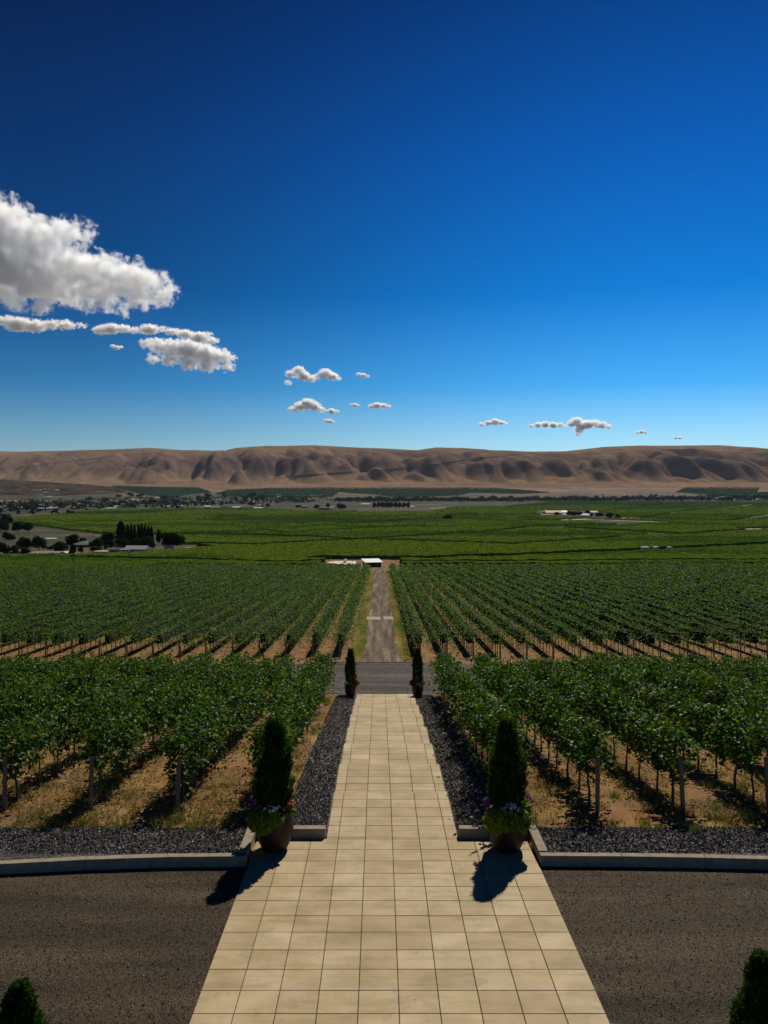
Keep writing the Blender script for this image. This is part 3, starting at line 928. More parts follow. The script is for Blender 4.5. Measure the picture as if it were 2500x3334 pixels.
# inner dark mass of each row
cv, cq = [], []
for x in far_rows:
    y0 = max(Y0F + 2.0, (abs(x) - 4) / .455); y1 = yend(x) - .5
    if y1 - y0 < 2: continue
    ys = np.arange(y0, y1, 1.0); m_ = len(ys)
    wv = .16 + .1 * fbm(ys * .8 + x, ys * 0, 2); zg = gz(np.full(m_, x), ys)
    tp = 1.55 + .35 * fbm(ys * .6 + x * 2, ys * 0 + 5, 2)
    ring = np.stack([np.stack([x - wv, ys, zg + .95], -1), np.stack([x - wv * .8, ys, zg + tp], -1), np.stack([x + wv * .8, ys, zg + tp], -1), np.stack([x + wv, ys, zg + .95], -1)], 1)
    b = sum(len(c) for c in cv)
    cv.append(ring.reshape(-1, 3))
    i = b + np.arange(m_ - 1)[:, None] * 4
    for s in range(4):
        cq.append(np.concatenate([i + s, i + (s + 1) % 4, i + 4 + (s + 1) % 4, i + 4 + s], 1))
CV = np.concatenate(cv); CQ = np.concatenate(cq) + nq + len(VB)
quads = np.concatenate([fq, CQ])
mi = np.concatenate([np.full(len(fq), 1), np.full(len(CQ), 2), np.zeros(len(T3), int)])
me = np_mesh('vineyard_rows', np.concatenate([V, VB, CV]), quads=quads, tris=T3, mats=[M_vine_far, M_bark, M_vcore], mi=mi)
tag(link('vineyard_rows', me), 'long rows of grapevines running downhill either side of the dirt track', 'vineyard', kind='stuff')
fp_me = MB().lathe([(.065, -.2), (.062, 1.45), (.05, 1.47)], 8).mesh('end_post', M_wood)
for side, xs_ in (('left', [x for x in far_rows if x < 0]), ('right', [x for x in far_rows if x > 0])):
    for k, x in enumerate(xs_[:15]):
        if abs(x) > .455 * Y0F + .6: continue
        o = link('trellis_post', fp_me, None, (x, Y0F, float(gz(x, Y0F))))
        o.rotation_euler = (R(random.uniform(-4, 0)), R(random.uniform(-1.5, 1.5)), 0)
        tag(o, f'wooden post ending the {ORD[k]} vine row {side} of the dirt track', 'post', 'end posts beyond the cross road')

# ------------------------------------------------------------------ distant vineyard blocks
def pip(px, py, poly):
    ins = np.zeros(px.shape, bool)
    n = len(poly); j = n - 1
    for i in range(n):
        xi, yi = poly[i]; xj, yj = poly[j]
        if yi != yj:
            c = ((yi > py) != (yj > py)) & (px < (xj - xi) * (py - yi) / (yj - yi) + xi)
            ins ^= c
        j = i
    return ins
def near_line(px, py, line, w):
    k = np.zeros(px.shape, bool)
    for (x0, y0), (x1, y1) in zip(line[:-1], line[1:]):
        t = np.clip((px - x0) / (x1 - x0), 0, 1)
        ins = (px >= min(x0, x1)) & (px <= max(x0, x1))
        k |= ins & (np.abs(py - (y0 + (y1 - y0) * (px - x0) / (x1 - x0))) < w)
    return k
MAIN = [(-200, 1880), (480, 1866), (500, 1850), (1040, 1848), (1062, 1829), (1300, 1828), (1310, 1846), (2700, 1848), (2700, 1636), (1800, 1634), (1660, 1648), (1470, 1653), (1400, 1668), (1240, 1668), (960, 1664), (850, 1655), (560, 1660), (330, 1658), (200, 1676), (-200, 1706), (-200, 1710), (60, 1700), (110, 1712), (330, 1738), (560, 1748), (602, 1776), (700, 1786), (560, 1800), (300, 1812), (-200, 1818)]
HOLES = [[(1745, 1660), (1935, 1662), (2040, 1688), (1940, 1690), (1870, 1684), (1745, 1676)], [(1858, 1692), (1900, 1690), (2180, 1704), (2060, 1712), (1900, 1702)], [(2100, 1738), (2210, 1740), (2215, 1748), (2110, 1748)]]
GAPS = [([(1290, 1839), (1900, 1837), (2700, 1832)], 1.2), ([(-150, 1882), (226, 1876), (490, 1868)], 1.5), ([(840, 1777), (1149, 1762), (1559, 1737), (1680, 1724), (1766, 1716), (2045, 1711)], 1.7), ([(597, 1777), (840, 1778)], 1.5),
        ([(-100, 1744), (602, 1744), (840, 1746), (901, 1748), (1144, 1760), (1680, 1777), (2014, 1754)], 1.3), ([(602, 1745), (840, 1731)], 1.2), ([(840, 1727), (941, 1737), (1083, 1729), (1387, 1713)], 1.3),
        ([(700, 1690), (840, 1683), (1184, 1668)], 1.2), ([(1093, 1709), (1432, 1690), (1680, 1700), (1850, 1692)], 1.3), ([(1000, 1826), (1417, 1825), (1539, 1819), (1680, 1816), (1878, 1805), (2065, 1800), (2187, 1795), (2600, 1769)], 2.3),
        ([(1812, 1719), (2136, 1739), (2217, 1745), (2600, 1716)], 1.8), ([(1964, 1664), (2230, 1640)], 1.1), ([(2025, 1690), (2095, 1690), (2220, 1668), (2450, 1644)], 1.5), ([(2140, 1693), (2370, 1698), (2600, 1668)], 1.5),
        ([(1800, 1694), (2180, 1705)], 1.5), ([(2400, 1724), (2600, 1720)], 1.5), ([(228, 1821), (603, 1833), (942, 1839), (1063, 1836)], 1.4), ([(450, 1664), (840, 1658)], .8), ([(640, 1700), (840, 1690)], 1.0), ([(1200, 1640), (2600, 1640)], .1),
        ([(1660, 1674), (1850, 1683), (1960, 1690)], 1.0), ([(1500, 1645), (1700, 1652)], .8)]
FOOT = [([(740, 1600), (900, 1588), (1250, 1586), (1560, 1585), (1790, 1604), (1700, 1608), (1530, 1604), (1500, 1612), (1380, 1618), (1290, 1620), (1220, 1610), (1100, 1604), (1080, 1618), (830, 1622), (700, 1612)]),
        ([(360, 1600), (420, 1594), (640, 1592), (690, 1608), (560, 1620), (470, 1616)]), ([(2200, 1604), (2240, 1584), (2480, 1580), (2460, 1606), (2300, 1610)]), ([(2300, 1608), (2600, 1600), (2600, 1618), (2300, 1616)])]
FOOTGAP = [([(1056, 1593), (1100, 1604), (1130, 1605)], .8), ([(1145, 1590), (1175, 1602)], .8), ([(1230, 1596), (1245, 1608)], 1.0), ([(1300, 1592), (1325, 1602)], .8), ([(1440, 1595), (1460, 1590)], 1.0), ([(1520, 1604), (1545, 1588)], 1.4), ([(1640, 1590), (1665, 1602)], 1.0), ([(1330, 1612), (1390, 1604)], .8)]
def canopy_mask(px, py):
    k = pip(px, py, MAIN)
    for h in HOLES: k &= ~pip(px, py, h)
    for l, w_ in GAPS: k &= ~near_line(px, py, l, w_ * 1.6)
    f = np.zeros(px.shape, bool)
    for p_ in FOOT: f |= pip(px, py, p_)
    for l, w_ in FOOTGAP: f &= ~near_line(px, py, l, w_)
    return k | f
Dr = np.exp(np.arange(math.log(184), math.log(4500), .0042))
uc = np.arange(-190, 2690, 3.4)
D2, Up = np.meshgrid(Dr, uc, indexing='ij')
Yp = VY + F * (CZ - prof(D2)) / D2
X2 = (Up - VX) / F * D2
mk = canopy_mask(Up, Yp)
mk &= ~((D2 > 2600) & (D2 < 3100) & False)
hh = np.interp(D2, [184, 500, 1500, 4500], [1.25, 1.5, 2.2, 3.5])
fb_ = fbm(X2 / 2.6, D2 / np.maximum(2.6, D2 / 120), 4)
H2 = np.where(mk, hh * (.78 + .44 * fb_), -.35)
keep = mk[:-1, :-1] | mk[1:, :-1] | mk[:-1, 1:] | mk[1:, 1:]
def canopy_mat(leafy):
    m, n, p = mat('far_vines_leaves' if leafy else 'far_vines')
    v = coords(n, (1 / 210, 1 / 330, 1), obj=False)
    # blocks of different age and variety
    blk = nd(n, 'ShaderNodeRGBToBW'); n.links.new(voro(n, 1.0, v, 'Color'), blk.inputs[0])
    f1 = noise(n, 0.006, 4, .55, coords(n, obj=False))
    s_ = nd(n, 'ShaderNodeMath', operation='ADD'); n.links.new(blk.outputs[0], s_.inputs[0]); n.links.new(f1, s_.inputs[1])
    c = ramp(n, s_.outputs[0], [(.45, (.028, .066, .010)), (.8, (.054, .105, .013)), (1.15, (.098, .150, .015))])
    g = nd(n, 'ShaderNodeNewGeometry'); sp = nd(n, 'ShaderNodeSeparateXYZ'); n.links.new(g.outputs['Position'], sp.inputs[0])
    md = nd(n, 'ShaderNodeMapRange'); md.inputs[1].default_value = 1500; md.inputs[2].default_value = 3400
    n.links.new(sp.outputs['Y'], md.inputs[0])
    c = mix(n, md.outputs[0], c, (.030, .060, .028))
    if leafy:
        c = mix(n, 1.0, c, ramp(n, g.outputs['Random Per Island'], [(0, .55), (.7, 1.1), (1, 1.7)]), 'MULTIPLY')
    else:
        c = mix(n, 1.0, c, ramp(n, noise(n, .35, 4, .7, coords(n, obj=False)), [(.35, .35), (.65, .9)]), 'MULTIPLY')
    n.links.new(c, p.inputs['Base Color'])
    setp(p, rough=.8, spec=.0)
    return m
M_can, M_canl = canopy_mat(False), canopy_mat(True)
r_, c_ = D2.shape
Vc = np.stack([X2, D2, gz(X2, D2) + H2], -1).reshape(-1, 3)
i = np.arange(r_ * c_).reshape(r_, c_)
Qc = np.stack([i[:-1, :-1], i[:-1, 1:], i[1:, 1:], i[1:, :-1]], -1).reshape(-1, 4)[keep.ravel()]
used_, inv_ = np.unique(Qc, return_inverse=True)
Vc = Vc[used_]; Qc = inv_.reshape(-1, 4)
n = 330000
up_ = -190 + 2880 * RNG.random(n); yp_ = 1583 + (1878 - 1583) * RNG.random(n)
k = canopy_mask(up_, yp_); up_, yp_ = up_[k], yp_[k]
dd = row2d(yp_); xx = (up_ - VX) / F * dd
hc = np.interp(dd, [184, 500, 1500, 4500], [1.25, 1.5, 2.2, 3.5]) * (.78 + .44 * fbm(xx / 2.6, dd / np.maximum(2.6, dd / 120), 4))
sz = dd / 860 * .8
P = np.stack([xx, dd, gz(xx, dd) + hc * (.85 + .3 * RNG.random(len(xx)))], -1)
V, T3 = leaves(P, sz * (.5 + RNG.random(len(sz))), .5)
print('canopy', len(Vc), len(P))
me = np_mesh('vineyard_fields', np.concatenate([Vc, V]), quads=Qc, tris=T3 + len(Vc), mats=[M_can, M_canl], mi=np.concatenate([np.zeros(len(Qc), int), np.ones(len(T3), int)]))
tag(link('vineyard_fields', me), 'green vineyard fields covering the valley floor beyond the shed', 'vineyard', kind='stuff')

# pale farm tracks between the fields
M_pale = plain('pale_dust_track', (.42, .35, .25), .95, .2, .3, .1)
def track(line, wpx, name='farm_track'):
    L, Rr = [], []
    for k_ in range(len(line) - 1):
        (x0, y0), (x1, y1) = line[k_], line[k_ + 1]
        for t in np.linspace(0, 1, 14, endpoint=(k_ == len(line) - 2)):
            xp, yp = x0 + (x1 - x0) * t, y0 + (y1 - y0) * t
            for lst, s in ((L, .5), (Rr, -.5)):
                d = float(row2d(yp + s * wpx)); x = (xp - VX) / F * d
                lst.append((x, d, float(gz(x, d)) + .35 + .0002 * d))
    n = len(L)
    me = np_mesh(name, np.array(L + Rr), quads=[(a, a + 1, n + a + 1, n + a) for a in range(n - 1)], mats=[M_pale])
    return tag(link(name, me), kind='structure')
for l, w_ in [([(1802, 1696), (1850, 1693), (1933, 1691), (2000, 1695), (2176, 1704)], 3.0), ([(1970, 1664), (2035, 1659), (2100, 1652)], 1.6), ([(2025, 1688), (2095, 1690), (2150, 1681)], 2.4), ([(2185, 1673), (2340, 1659), (2440, 1645)], 1.8),
              ([(2140, 1694), (2368, 1700), (2430, 1690), (2540, 1672)], 2.6), ([(2408, 1725), (2540, 1722)], 2.4), ([(45, 1689), (200, 1676), (300, 1661)], 2.2), ([(970, 1680), (1020, 1678)], 1.8), ([(1148, 1764), (1210, 1765)], 2.0), ([(600, 1789), (690, 1786)], 5), ([(1400, 1657), (1450, 1654)], 1.6),
              ([(-60, 1632), (250, 1632), (350, 1630), (480, 1627)], 1.4), ([(1760, 1676), (1850, 1673)], 2.6), ([(2195, 1798), (2330, 1792), (2460, 1782)], 1.2)]:
    track(l, w_)

# pale pad by the shed
def pad(pts, name, m, dz=.3, thick=.5):
    mb = MB()
    vs = []
    for (xp, yp) in pts:
        x, d, z = spot(xp, yp); vs.append((x, d, z + dz))
    n_ = len(vs)
    vs2 = [(a, b, c - thick) for a, b, c in vs]
    mb.add(vs + vs2, [tuple(range(n_))] + [(i_, (i_ + 1) % n_ + 0, (i_ + 1) % n_ + n_, i_ + n_) for i_ in range(n_)])
    return mb.build(name, m)
o = pad([(1063, 1838), (1075, 1834.5), (1092, 1832), (1115, 1831), (1158, 1831), (1160, 1842), (1100, 1842)], 'pale_yard', plain('white_crushed_stone', (.62, .58, .48), .9, .15, 1.2, .1), .45, .9)
tag(o, kind='structure')
M_metal = plain('white_metal_roof', (.80, .80, .78), .5, .06, 2, .4)
M_dark = plain('dark_timber_wall', (.035, .03, .028), .9, .3, 5, .1)
# shed
sx, sy, szz = spot(1216, 1847)
shed = empty('field_shed', (sx, sy, szz), R(14)); tag(shed, 'small dark shed with a white sloping metal roof at the end of the dirt track', 'shed')
MB().box(-2.1, 2.1, 0, 3.8, -.3, 1.35).build('wall', M_dark, shed)
rf = MB().add([(-2.5, -.5, 1.30), (2.5, -.5, 1.30), (2.5, 4.3, 1.95), (-2.5, 4.3, 1.95), (-2.5, -.5, 1.38), (2.5, -.5, 1.38), (2.5, 4.3, 2.03), (-2.5, 4.3, 2.03)],
              [(0, 3, 2, 1), (4, 5, 6, 7), (0, 1, 5, 4), (1, 2, 6, 5), (2, 3, 7, 6), (3, 0, 4, 7)]).build('roof', M_metal, shed)
MB().box(.3, 1.3, -.05, 0.0, -.2, 1.1).build('door', plain('shed_door', (.10, .09, .085), .8), shed)
tk = empty('water_tank', (spot(1122, 1840)[0], spot(1122, 1838)[1], spot(1122, 1838)[2] + .4)); tag(tk, 'small round white tank with a thin vent pipe beside the pale pad', 'tank')
MB().lathe([(.5, 0), (.52, .9), (.42, 1.1), (.1, 1.22)], 16).build('tank_body', M_metal, tk, smooth=True)
MB().tube([(0, 0, 1.2), (0, 0, 1.7), (.2, 0, 1.7)], .05).build('vent_pipe', M_dark, tk)
# poles
M_pole = plain('grey_pole', (.07, .065, .06), .8)
def pole(xp, yb, yt, arm, label):
    x, d, z = spot(xp, yb)
    h = (yb - yt) / F * d
    t = empty('utility_pole', (x, d, z)); tag(t, label, 'pole', 'poles near the shed')
    MB().tube([(0, 0, -.3), (0, 0, h)], [.10, .08], 8).build('pole', M_pole, t)
    if arm == 'T': MB().box(-.55, .55, -.05, .05, h - .12, h - .02).build('crossarm', M_pole, t)
    elif arm: MB().box(min(0, arm), max(0, arm), -.05, .05, h - .1, h).build('crossarm', M_pole, t)
pole(1288, 1829, 1783, 0, 'tallest plain pole, right of the field shed')
pole(1234.5, 1838, 1806, -.7, 'thin pole with a short arm just behind the shed roof')
pole(1147.5, 1832, 1803, 0, 'thin plain pole left of the shed behind the pale pad')
pole(1047.5, 1834, 1809, .3, 'leftmost thin pole with a stub arm near the pale pad')
pole(1055, 1834, 1814, 'T', 'short pole topped by a crossarm, left end of the pale pad')
for (xp, yb, yt, lb) in ((873, 1735, 1710, 'far thin pole standing in the vineyard left of centre'), (1163, 1760, 1728, 'far thin pole standing near the field crossing in the centre'), (1091, 1690, 1668, 'far thin pole in the middle vineyard'), (1585, 1678, 1648, 'far thin pole right of the lone round tree')):
    pole(xp, yb, yt, 0, lb)

# ------------------------------------------------------------------ trees
M_tdark = leaf_mat('dark_tree_leaves', (.007, .015, .006), (.014, .028, .009), .8, .0, .12, c=(.025, .042, .011))
M_tmid = leaf_mat('green_tree_leaves', (.014, .030, .008), (.028, .050, .011), .8, .0, .2, c=(.05, .08, .015))
M_tfar = leaf_mat('far_tree_leaves', (.007, .014, .009), (.013, .025, .013), .9, .0, .1, c=(.022, .036, .014))
def round_crown(n, leaf, m, seed, nl=9, name='crown'):
    rg = np.random.default_rng(seed)
    P = []
    for k in range(nl):
        a = rg.random() * 6.28; rr = rg.random() ** .6 * .30
        c = np.array([rr * math.cos(a), rr * math.sin(a), .34 + .40 * rg.random() * (1.25 - rr * 1.6)])
        s = .17 + .11 * rg.random()
        D = rg.normal(size=(n // nl, 3)); D /= np.linalg.norm(D, axis=1)[:, None]
        D[:, 2] *= .9
        P.append(c + D * s * (.55 + .5 * rg.random((n // nl, 1)) ** .6))
    P = np.concatenate(P)
    P = P[P[:, 2] > .10]
    V, T3 = leaves(P, leaf * (.6 + .8 * rg.random(len(P))), .3, (P - np.array([0, 0, .5])) * 1.2)
    return np_mesh(name, V, tris=T3, mats=[m])
def poplar_crown(n, leaf, m, seed):
    rg = np.random.default_rng(seed)
    z = .06 + .94 * rg.random(n); r = .10 * np.interp(z, [0, .15, .5, .85, 1], [.5, 1, 1, .6, .08]) * (.5 + .6 * rg.random(n))
    a = rg.random(n) * 6.28
    r = r * (1 + .5 * (fbm(a * 1.5 + seed, z * 9, 2) - .5))
    P = np.stack([r * np.cos(a), r * np.sin(a), z], -1)
    V, T3 = leaves(P, leaf * (.6 + .8 * rg.random(n)), .3)
    return np_mesh('crown', V, tris=T3, mats=[m])
trunk_me = MB().tube([(0, 0, -.04), (.01, 0, .2), (0, .01, .5)], [.035, .025, .012], 7)
trunk_me.tube([(0, 0, .2), (.12, .05, .42)], [.018, .008], 5).tube([(0, 0, .22), (-.12, -.06, .45)], [.018, .008], 5)
trunk_me = trunk_me.mesh('trunk', M_bark)
CR = {'dark': [round_crown(2600, .07, M_tdark, s) for s in (1, 2, 3)], 'mid': [round_crown(2600, .07, M_tmid, s) for s in (4, 5)],
      'poplar': [poplar_crown(1500, .055, M_tdark, s) for s in (6, 7)], 'far': [round_crown(260, .16, M_tfar, s, 5) for s in (8, 9, 10, 11)]}
POPF = [poplar_crown(160, .13, M_tfar, s) for s in (16,)]
def tree(xp, yb, hpx, wpx, kind, label, group, cat='tree', parts=True, me=None):
    x, d, z = spot(xp, yb)
    h = hpx / F * d; wd = wpx / F * d
    t = empty('poplar_tree' if kind == 'poplar' else 'tree', (x, d, z), random.random() * 6.28)
    tag(t, label, cat, group)
    me = me or random.choice(CR[kind])
    s = wd / (.2 if kind == 'poplar' else .92)
    t.scale = (s, s, h)
    link('crown', me, t); link('trunk', trunk_me, t)
    return t
GF = 'trees round the left farmstead'
def c5(x0, x1, yt, yb): return ((x0 + x1) / 2 / 1.975, 1400 + yb / 1.975, (yb - yt) / 1.975, (x1 - x0) / 1.975)
def c6(x0, x1, yt, yb): a = c5(x0, x1, yt, yb); return (a[0] + 840, *a[1:])
def c7(x0, x1, yt, yb): a = c5(x0, x1, yt, yb); return (a[0] + 1660, *a[1:])
for bx, kd, lb in [
    ((1015, 1185, 645, 770), 'dark', 'broad dark round tree at the right end of the left farmstead'),
    ((1000, 1042, 635, 740), 'dark', 'narrow dark tree just left of the broad round tree'),
    ((905, 990, 665, 775), 'mid', 'green tree standing behind the right end of the pale barn'),
    ((850, 925, 680, 760), 'mid', 'green tree behind the middle of the pale barn'),
    ((735, 825, 685, 768), 'mid', 'green tree left of the pale barn under the poplars'),
    ((660, 745, 648, 730), 'dark', 'dark rounded tree left of the poplars'),
    ((685, 735, 698, 765), 'mid', 'small round green tree behind the dark blue house'),
    ((590, 680, 685, 760), 'mid', 'green tree right of the hip-roofed house'),
    ((425, 515, 655, 745), 'dark', 'dark tree rising behind the hip-roofed house on its left'),
    ((330, 455, 705, 800), 'mid', 'wide light green tree behind the garage'),
    ((440, 495, 715, 815), 'dark', 'dark tree just right of the white gable garage'),
    ((205, 295, 675, 775), 'dark', 'dark tree above the long low shed'),
    ((120, 200, 690, 770), 'dark', 'dark tree left of centre behind the long shed'),
    ((120, 195, 745, 812), 'dark', 'low dark tree between the pale roofed house and the long shed'),
    ((-20, 70, 715, 808), 'dark', 'dark tree at the left frame edge by the pale roofed house'),
    ((55, 130, 730, 800), 'mid', 'bushy green tree behind the pale roofed house'),
    ((565, 660, 745, 782), 'dark', 'low spreading dark tree in front of the hip-roofed house'),
    ((500, 540, 740, 790), 'dark', 'small dark tree beside the farm drive'),
    ((815, 860, 700, 765), 'mid', 'slim green tree between two larger ones behind the pale barn')]:
    tree(*c5(*bx), kd, lb, GF)
for q_ in range(34):
    xp = random.uniform(-15, 505); yb = random.uniform(1752, 1790) if xp > 200 else random.uniform(1755, 1800)
    hp = random.uniform(16, 30)
    tree(xp, yb, hp, hp * random.uniform(.9, 1.5), random.choice(['dark', 'dark', 'mid']), 'unnamed dark tree filling the wooded grounds of the left farmstead'.replace('unnamed ', ''), 'trees filling the left farmstead')
for j_, (bx) in enumerate([(745, 808, 588, 715), (808, 832, 605, 715), (832, 852, 598, 715), (852, 876, 606, 715), (880, 902, 602, 715), (900, 922, 598, 715), (922, 942, 606, 712), (942, 962, 612, 712), (960, 985, 620, 712)]):
    x_, yb_, hp_, wp_ = c5(*bx); 
    tree(x_, yb_ + 14, hp_ + 14, wp_, 'poplar', ('thickest dark poplar, leftmost in the line above the farmstead' if j_ == 0 else f'slim poplar, {ORD[j_]} from the left in the line above the farmstead'), 'poplars above the left farmstead')
for bx, lb in [((75, 150, 578, 660), 'large dark tree, left one of the pair at the scrub edge'), ((140, 228, 585, 658), 'large dark tree, right one of the pair at the scrub edge'), ((0, 85, 528, 625), 'dark tree at the left frame edge below the town'), ((-40, 45, 560, 650), 'dark tree cut by the left frame edge above the scrub'), ((10, 60, 600, 655), 'small dark tree beside the pale road at the left edge')]:
    tree(*c5(*bx), 'dark', lb, 'dark trees at the left edge below the town')
for bx, lb in [((1183, 1257, 540, 577), 'lone round dark tree in the middle of the vineyards')]:
    tree(*c6(*bx), 'dark', lb, None)
for bx, lb in [((360, 400, 515, 552), 'tree just right of the red-roofed barn'), ((395, 440, 518, 555), 'second tree right of the red-roofed barn'), ((430, 470, 520, 552), 'tree left of the grey hip roof'), ((478, 520, 513, 545), 'tree behind the grey hip roof'), ((515, 535, 530, 560), 'small tree in front of the rear pale roof'), ((548, 608, 525, 562), 'round tree right of the pale roofs'), ((612, 680, 526, 568), 'broad dark tree near the right end of the farm'), ((676, 708, 538, 570), 'small pointed tree ending the farm on the right'), ((285, 320, 522, 548), 'bush in front of the red-roofed barn')]:
    tree(*c7(*bx), 'dark', lb + ' at the right-hand farm', 'trees at the right-hand farm')
for bx, lb in [((500, 570, 468, 512), 'dark tree right of the middle farmhouses'), ((432, 466, 466, 505), 'dark tree behind the middle farmhouses'), ((352, 402, 478, 508), 'dark bushy tree left of the middle farmhouses'), ((240, 280, 478, 500), 'low dark tree at the left of the middle farmhouses'), ((48, 76, 468, 495), 'dark tree alone left of the middle farmhouses')]:
    tree(*c6(*bx), 'dark', lb, 'trees by the middle farmhouses')
for k_ in range(9):
    x0 = 732 + k_ * 27
    tree(*c6(x0, x0 + 34, 462 - random.random() * 6, 503), 'dark', f'dark tree, {ORD[k_]} from the left in the grove past the middle fields', 'grove beyond the middle fields')
# town trees: far off, alike
for k_ in range(150):
    xp = random.uniform(-20, 860); t_ = random.random()
    yb = 1660 - 46 * t_ ** 1.0 if xp > 380 else 1668 - 42 * t_
    if xp < 250: yb = random.uniform(1640, 1676)
    hp = random.uniform(8, 18)
    tree(xp, yb, hp, hp * random.uniform(.9, 1.5), 'far', 'small dark round tree among the roofs of the far-off town at left', 'trees of the far-off town', me=None if random.random() > .1 else POPF[0])
for k_ in range(32):
    xp = random.uniform(1900, 2520); yb = random.uniform(1618, 1634)
    hp = random.uniform(8, 16)
    tree(xp, yb, hp, hp * random.uniform(.9, 1.6), 'far', 'small dark tree among the far-off houses at right below the hills', 'trees of the far-off settlement at right', me=None if random.random() > .15 else POPF[0])
# far belt of trees below the hills: one mass
n = 42000
up_ = -30 + 2630 * RNG.random(n)
yp_ = np.interp(up_, [0, 300, 850, 1100, 1660, 2600], [1668, 1656, 1640, 1634, 1633, 1630]) - RNG.random(n) ** 1.1 * np.interp(up_, [0, 850, 1100, 2600], [30, 26, 8, 9]) + 3 * (fbm(up_ / 40, up_ * 0, 3) - .5)
kk_ = (up_ > 1100) | (fbm(up_ / 22, yp_ / 4, 3) > .47)
up_, yp_ = up_[kk_], yp_[kk_]; n = len(up_)
dd = row2d(yp_); xx = (up_ - VX) / F * dd
top = np.interp(fbm(up_ / 14, up_ * 0 + 3, 4), [.25, .75], [5, 15])
P = np.stack([xx, dd, gz(xx, dd) + RNG.random(n) * top], -1)
V, T3 = leaves(P, 3.4 * (.6 + .9 * RNG.random(n)), .3)
tag(link('tree_belt', np_mesh('tree_belt', V, tris=T3, mats=[M_tfar])), 'long dark belt of trees below the hills', 'woodland', kind='stuff')

# ------------------------------------------------------------------ houses
ROOFS = {'white': plain('pale_roof', (.50, .50, .51), .6, .08, .5), 'grey': plain('grey_roof', (.22, .22, .23), .8, .15, .5), 'dark': plain('dark_roof', (.06, .06, .062), .85, .15, .5),
         'red': plain('faded_red_roof', (.50, .22, .20), .7, .12, .3), 'green': plain('green_grey_roof', (.10, .12, .105), .85, .15, .5), 'blue': plain('blue_panel', (.05, .10, .22), .6, .1, 1)}
WALLS = {'pale': plain('pale_wall', (.42, .42, .43), .85, .1, .5), 'blue': plain('slate_blue_wall', (.09, .12, .16), .85, .1, .5), 'dark': plain('brown_wall', (.06, .05, .045), .9, .1, .5), 'tan': plain('tan_wall', (.30, .24, .18), .9, .1, .5), 'white': plain('white_wall', (.62, .62, .62), .8, .08, .5)}
M_win = plain('dark_window', (.02, .025, .03), .2, .1, 1, .6)
def house_meshes(L, W, H, rr, hip, wm, rm):
    """L along x, W deep, eaves H, ridge rise rr"""
    wl = MB()
    if hip: wl.box(-L / 2, L / 2, -W / 2, W / 2, -.5, H)
    else:
        wl.box(-L / 2, L / 2, -W / 2, W / 2, -.5, H)
        for s in (-1, 1):
            wl.add([(s * (L / 2 - .005), -W / 2, H), (s * (L / 2 - .005), W / 2, H), (s * (L / 2 - .005), 0, H + rr * .97)], [(0, 1, 2)])
    e = .35; l2, w2 = L / 2 + e, W / 2 + e; hx = (l2 - w2 * .9) if hip else l2
    z0 = H - rr * e / (W / 2) + .02
    rf = MB().add([(-l2, -w2, z0), (l2, -w2, z0), (l2, w2, z0), (-l2, w2, z0), (-hx, 0, H + rr), (hx, 0, H + rr),
                   (-l2, -w2, z0 - .15), (l2, -w2, z0 - .15), (l2, w2, z0 - .15), (-l2, w2, z0 - .15)],
                  [(0, 1, 5, 4), (2, 3, 4, 5), (1, 2, 5), (3, 0, 4), (0, 6, 7, 1), (1, 7, 8, 2), (2, 8, 9, 3), (3, 9, 6, 0), (6, 9, 8, 7)])
    return wl.mesh('wall', WALLS[wm]), rf.mesh('roof', ROOFS[rm])
def house(xp, yb, wpx, hpx, label, wm, rm, hip=False, rz=0, W=None, windows=3, group=None, cat='house', name='house', rise=.35):
    x, d, z = spot(xp, yb)
    L = wpx / F * d; Ht = hpx / F * d; W = W or L * .6
    rr = Ht * rise; H = Ht - rr
    t = empty(name, (x, d, z), R(rz)); tag(t, label, cat, group)
    a, b = house_meshes(L, W, H, rr, hip, wm, rm)
    link('wall', a, t); link('roof', b, t)
    for k in range(windows):
        cx = -L / 2 + L * (k + .5) / windows
        MB().box(cx - .45, cx + .45, -W / 2 - .06, -W / 2 - .01, H * .35, H * .78).build('window', M_win, t)
    return t
H1 = house(447, 1802, 66, 27, 'pale grey barn with a long grey roof at the right of the left farmstead', 'pale', 'grey', windows=4, rz=-4, W=6, cat='barn', name='barn')
house(455, 1803, 24, 11, 'low pale lean-to against the front of the pale barn', 'blue', 'white', windows=1, W=2, cat='shed', name='shed')
house(379, 1798, 42, 17, 'dark slate blue house left of the pale barn', 'blue', 'dark', rz=6)
house(158, 1811, 88, 16, 'long low dark shed with a pale front eave near the left edge', 'dark', 'grey', windows=0, rz=3, W=6, cat='shed', name='shed')
house(217, 1812, 27, 20, 'small garage with a white gable roof at the end of the long shed', 'blue', 'white', windows=1, rz=62, W=4.5, cat='garage', name='garage')
house(273, 1779, 56, 20, 'house with a green grey hip roof among dark trees', 'dark', 'green', hip=True, W=9, rise=.55)
house(45, 1801, 52, 13, 'low house with pale roof half hidden by trees at the left edge', 'tan', 'white', rz=12)
house(167, 1757, 30, 6, 'low white roofed shed above the left farmstead by the scrub', 'white', 'white', windows=0, cat='shed', name='shed', rise=.5)
house(330, 1797, 38, 6, 'long flat pale roof beside the farm drive', 'pale', 'white', windows=0, cat='shed', name='shed', rise=.3)
